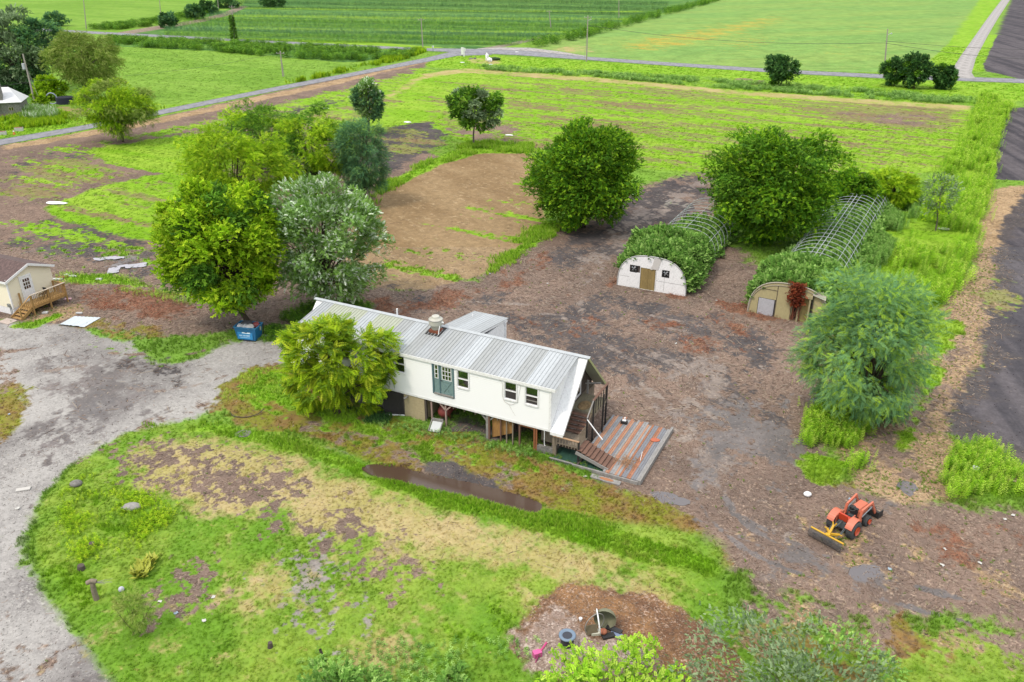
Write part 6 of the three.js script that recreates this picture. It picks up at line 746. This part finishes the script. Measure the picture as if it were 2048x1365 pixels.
weeds('verge_weeds', 'tall weeds between the roadside house and the road', [-40, 250, 60, 222, 130, 228, 160, 245, 100, 252, 0, 262, -60, 275], 2600, .5, 1.3, 'lime', 'stalk'); weeds('verge_weeds', 'pale reed tuft at the foot of the leaning pole', [44, 238, 60, 222, 110, 226, 116, 240, 70, 246], 700, 1, 2, 'silver', 'stalk'); weeds('verge_weeds', 'rough weed hedge on the far side of the road', [300, 222, 420, 205, 540, 178, 700, 138, 800, 112, 846, 98, 852, 104, 800, 122, 640, 156, 520, 182, 380, 212], 6000, .5, 1.6, 'lime', 'stalk'); weeds('verge_weeds', 'green weeds between the lime field and the long road', [930, 130, 1100, 140, 1300, 152, 1500, 166, 1768, 184, 1960, 200, 1950, 212, 1500, 182, 1200, 156, 930, 138], 5200, .4, 1, 'knot', 'weed', 'weeds', 1.6);
weeds('hedgerow', 'low bushy hedgerow along the field road on the left', [215, 76, 420, 86, 560, 92, 700, 100, 836, 106, 820, 118, 700, 124, 560, 116, 420, 103, 215, 92], 5200, .8, 2.2, 'green', 'weed', 'hedge', 1.3); weeds('hedgerow', 'hedge running away from the junction beside the mown field', [1048, 92, 1100, 78, 1200, 56, 1330, 24, 1450, -6, 1478, -10, 1400, 14, 1260, 52, 1150, 82, 1075, 98], 5200, 1, 3, 'green', 'weed', 'hedge', 1.2); weeds('hedgerow', 'bushy hedge beside the left field track', [175, 58, 240, 50, 300, 44, 330, 38, 420, 20, 440, 24, 330, 48, 240, 62], 2200, .8, 2.6, 'green', 'weed', 'hedge', 1.3);
// crop rows far off: bands of leafy plants
{ const L = []; const bands = [[88, 84, .6, 'green'], [80, 73, .7, 'green'], [70, 63, .8, 'teal'], [60, 52, .7, 'green'], [50, 44, .8, 'green'], [40, 30, .9, 'teal'], [24, 18, .8, 'dark'], [14, 8, .9, 'dark'], [4, -4, 1, 'dark'], [-10, -20, 1, 'green']];
  for (const [v1, v0, hh, pal] of bands) { const rows = 5; for (let r = 0; r < rows; r++) for (let i = 0; i < 420; i++) { const u = 330 + i * 2.4 + rr(-1, 1), v = lerp(v1, v0, r / rows), tl = (u - 600) * .017, p = G(u, v + tl - 4); if (v + tl - 4 > 60 + u * .045 || u < 480 - v * 2.3 || u > 1440 - (v + tl) * 4.3) continue; const h = hh * rr(.8, 1.5); L.push([V(p.x, -.05, p.z + rr(-.6, .6)), tilt(.2), V(h * 2.2, h * 1.3, h * 1.6), tint(pal, .2)]); } }
  cloud('crop_rows', SPRAY.weed, leafM, L); tag(scene.children.at(-1), 'bands of leafy crop rows in the far fields', 'crop', null, 'stuff'); }
// straw and stalks strewn over the cleared soil
{ const g = new THREE.BoxGeometry(.014, .008, 1), L = [], D = []; const tone = [[194, 170, 150], [174, 148, 130], [146, 122, 106], [198, 182, 162], [128, 106, 94], [104, 92, 86]], red = [[172, 116, 90], [154, 98, 76], [192, 138, 108], [128, 92, 78], [186, 150, 122], [176, 96, 70], [120, 96, 84]];
  for (const [d0, d1, hw, n] of [[18, 42, 33, 190000], [42, 76, 53, 210000], [76, 110, 70, 40000]]) for (let i = 0; i < n; i++) { const x = rr(-hw, hw), z = -rr(d0, d1); if (!inView(x, z)) continue; const k = groundAt(x, z); if (!k) continue; const w = { pale: .2, soil: .55, darksoil: .2, debris: 1, mud: .07, dry: .5, mulch: 1, chips: .6, straw: .1, tan: .1, moss: .06, gravel: .02 }[k.k]; if (!w || R() > w) continue; const isR = k.k === 'debris', flow = N(x / 6, z / 6) * 7, a = R() < .6 ? flow + rr(-.5, .5) : rr(0, 6.28), dir = V(Math.cos(a), rr(-.05, isR ? .5 : .12), Math.sin(a)).normalize(), Ls = (k.k === 'chips' || k.k === 'mulch' ? rr(.04, .14) : R() < .06 ? rr(.3, .8) : rr(.05, .24)) * (d0 > 40 ? 1.3 : .7); const th = rr(.8, 1.6) * (d0 > 40 ? 1.5 : .75); (isR ? D : L).push([V(x, relief(x, z) + .012 + (isR ? rr(0, .16) : 0), z), aim(dir), V(th, 1, Ls), col(...pick(isR ? red : tone)).multiplyScalar(rr(.75, 1.2))]); }
  cloud('straw_litter', g, twigM, L); tag(scene.children.at(-1), 'pale straw and bark litter over the cleared soil', 'straw', null, 'stuff'); cloud('stalk_debris', g, twigM, D); tag(scene.children.at(-1), 'rust-red dead stalks strewn in heaps', 'debris', null, 'stuff'); }
{ const L = []; const g = new THREE.IcosahedronGeometry(1, 0); for (const [d0, d1, hw, n] of [[18, 42, 33, 60000], [42, 76, 53, 40000]]) for (let i = 0; i < n; i++) { const x = rr(-hw, hw), z = -rr(d0, d1); if (!inView(x, z)) continue; const k = groundAt(x, z); if (!k) continue; const w = { gravel: .9, darksoil: .1, soil: .06, mud: .05, blacksoil: .15, ash: .3 }[k.k]; if (!w || R() > w) continue; const s = (k.k === 'gravel' ? rr(.015, .04) : rr(.02, .06)), f = rr(.9, 1.4); L.push([V(x, relief(x, z) + s * .2, z), tilt(3), V(s * rr(.8, 1.4), s * .7, s), new THREE.Color(k.r * f, k.g * f, k.b * f)]); } cloud('pebbles', g, twigM, L); tag(scene.children.at(-1), 'loose stones and soil clods on drive and yard', 'pebbles', null, 'stuff'); }
renderer.render(scene, camera);
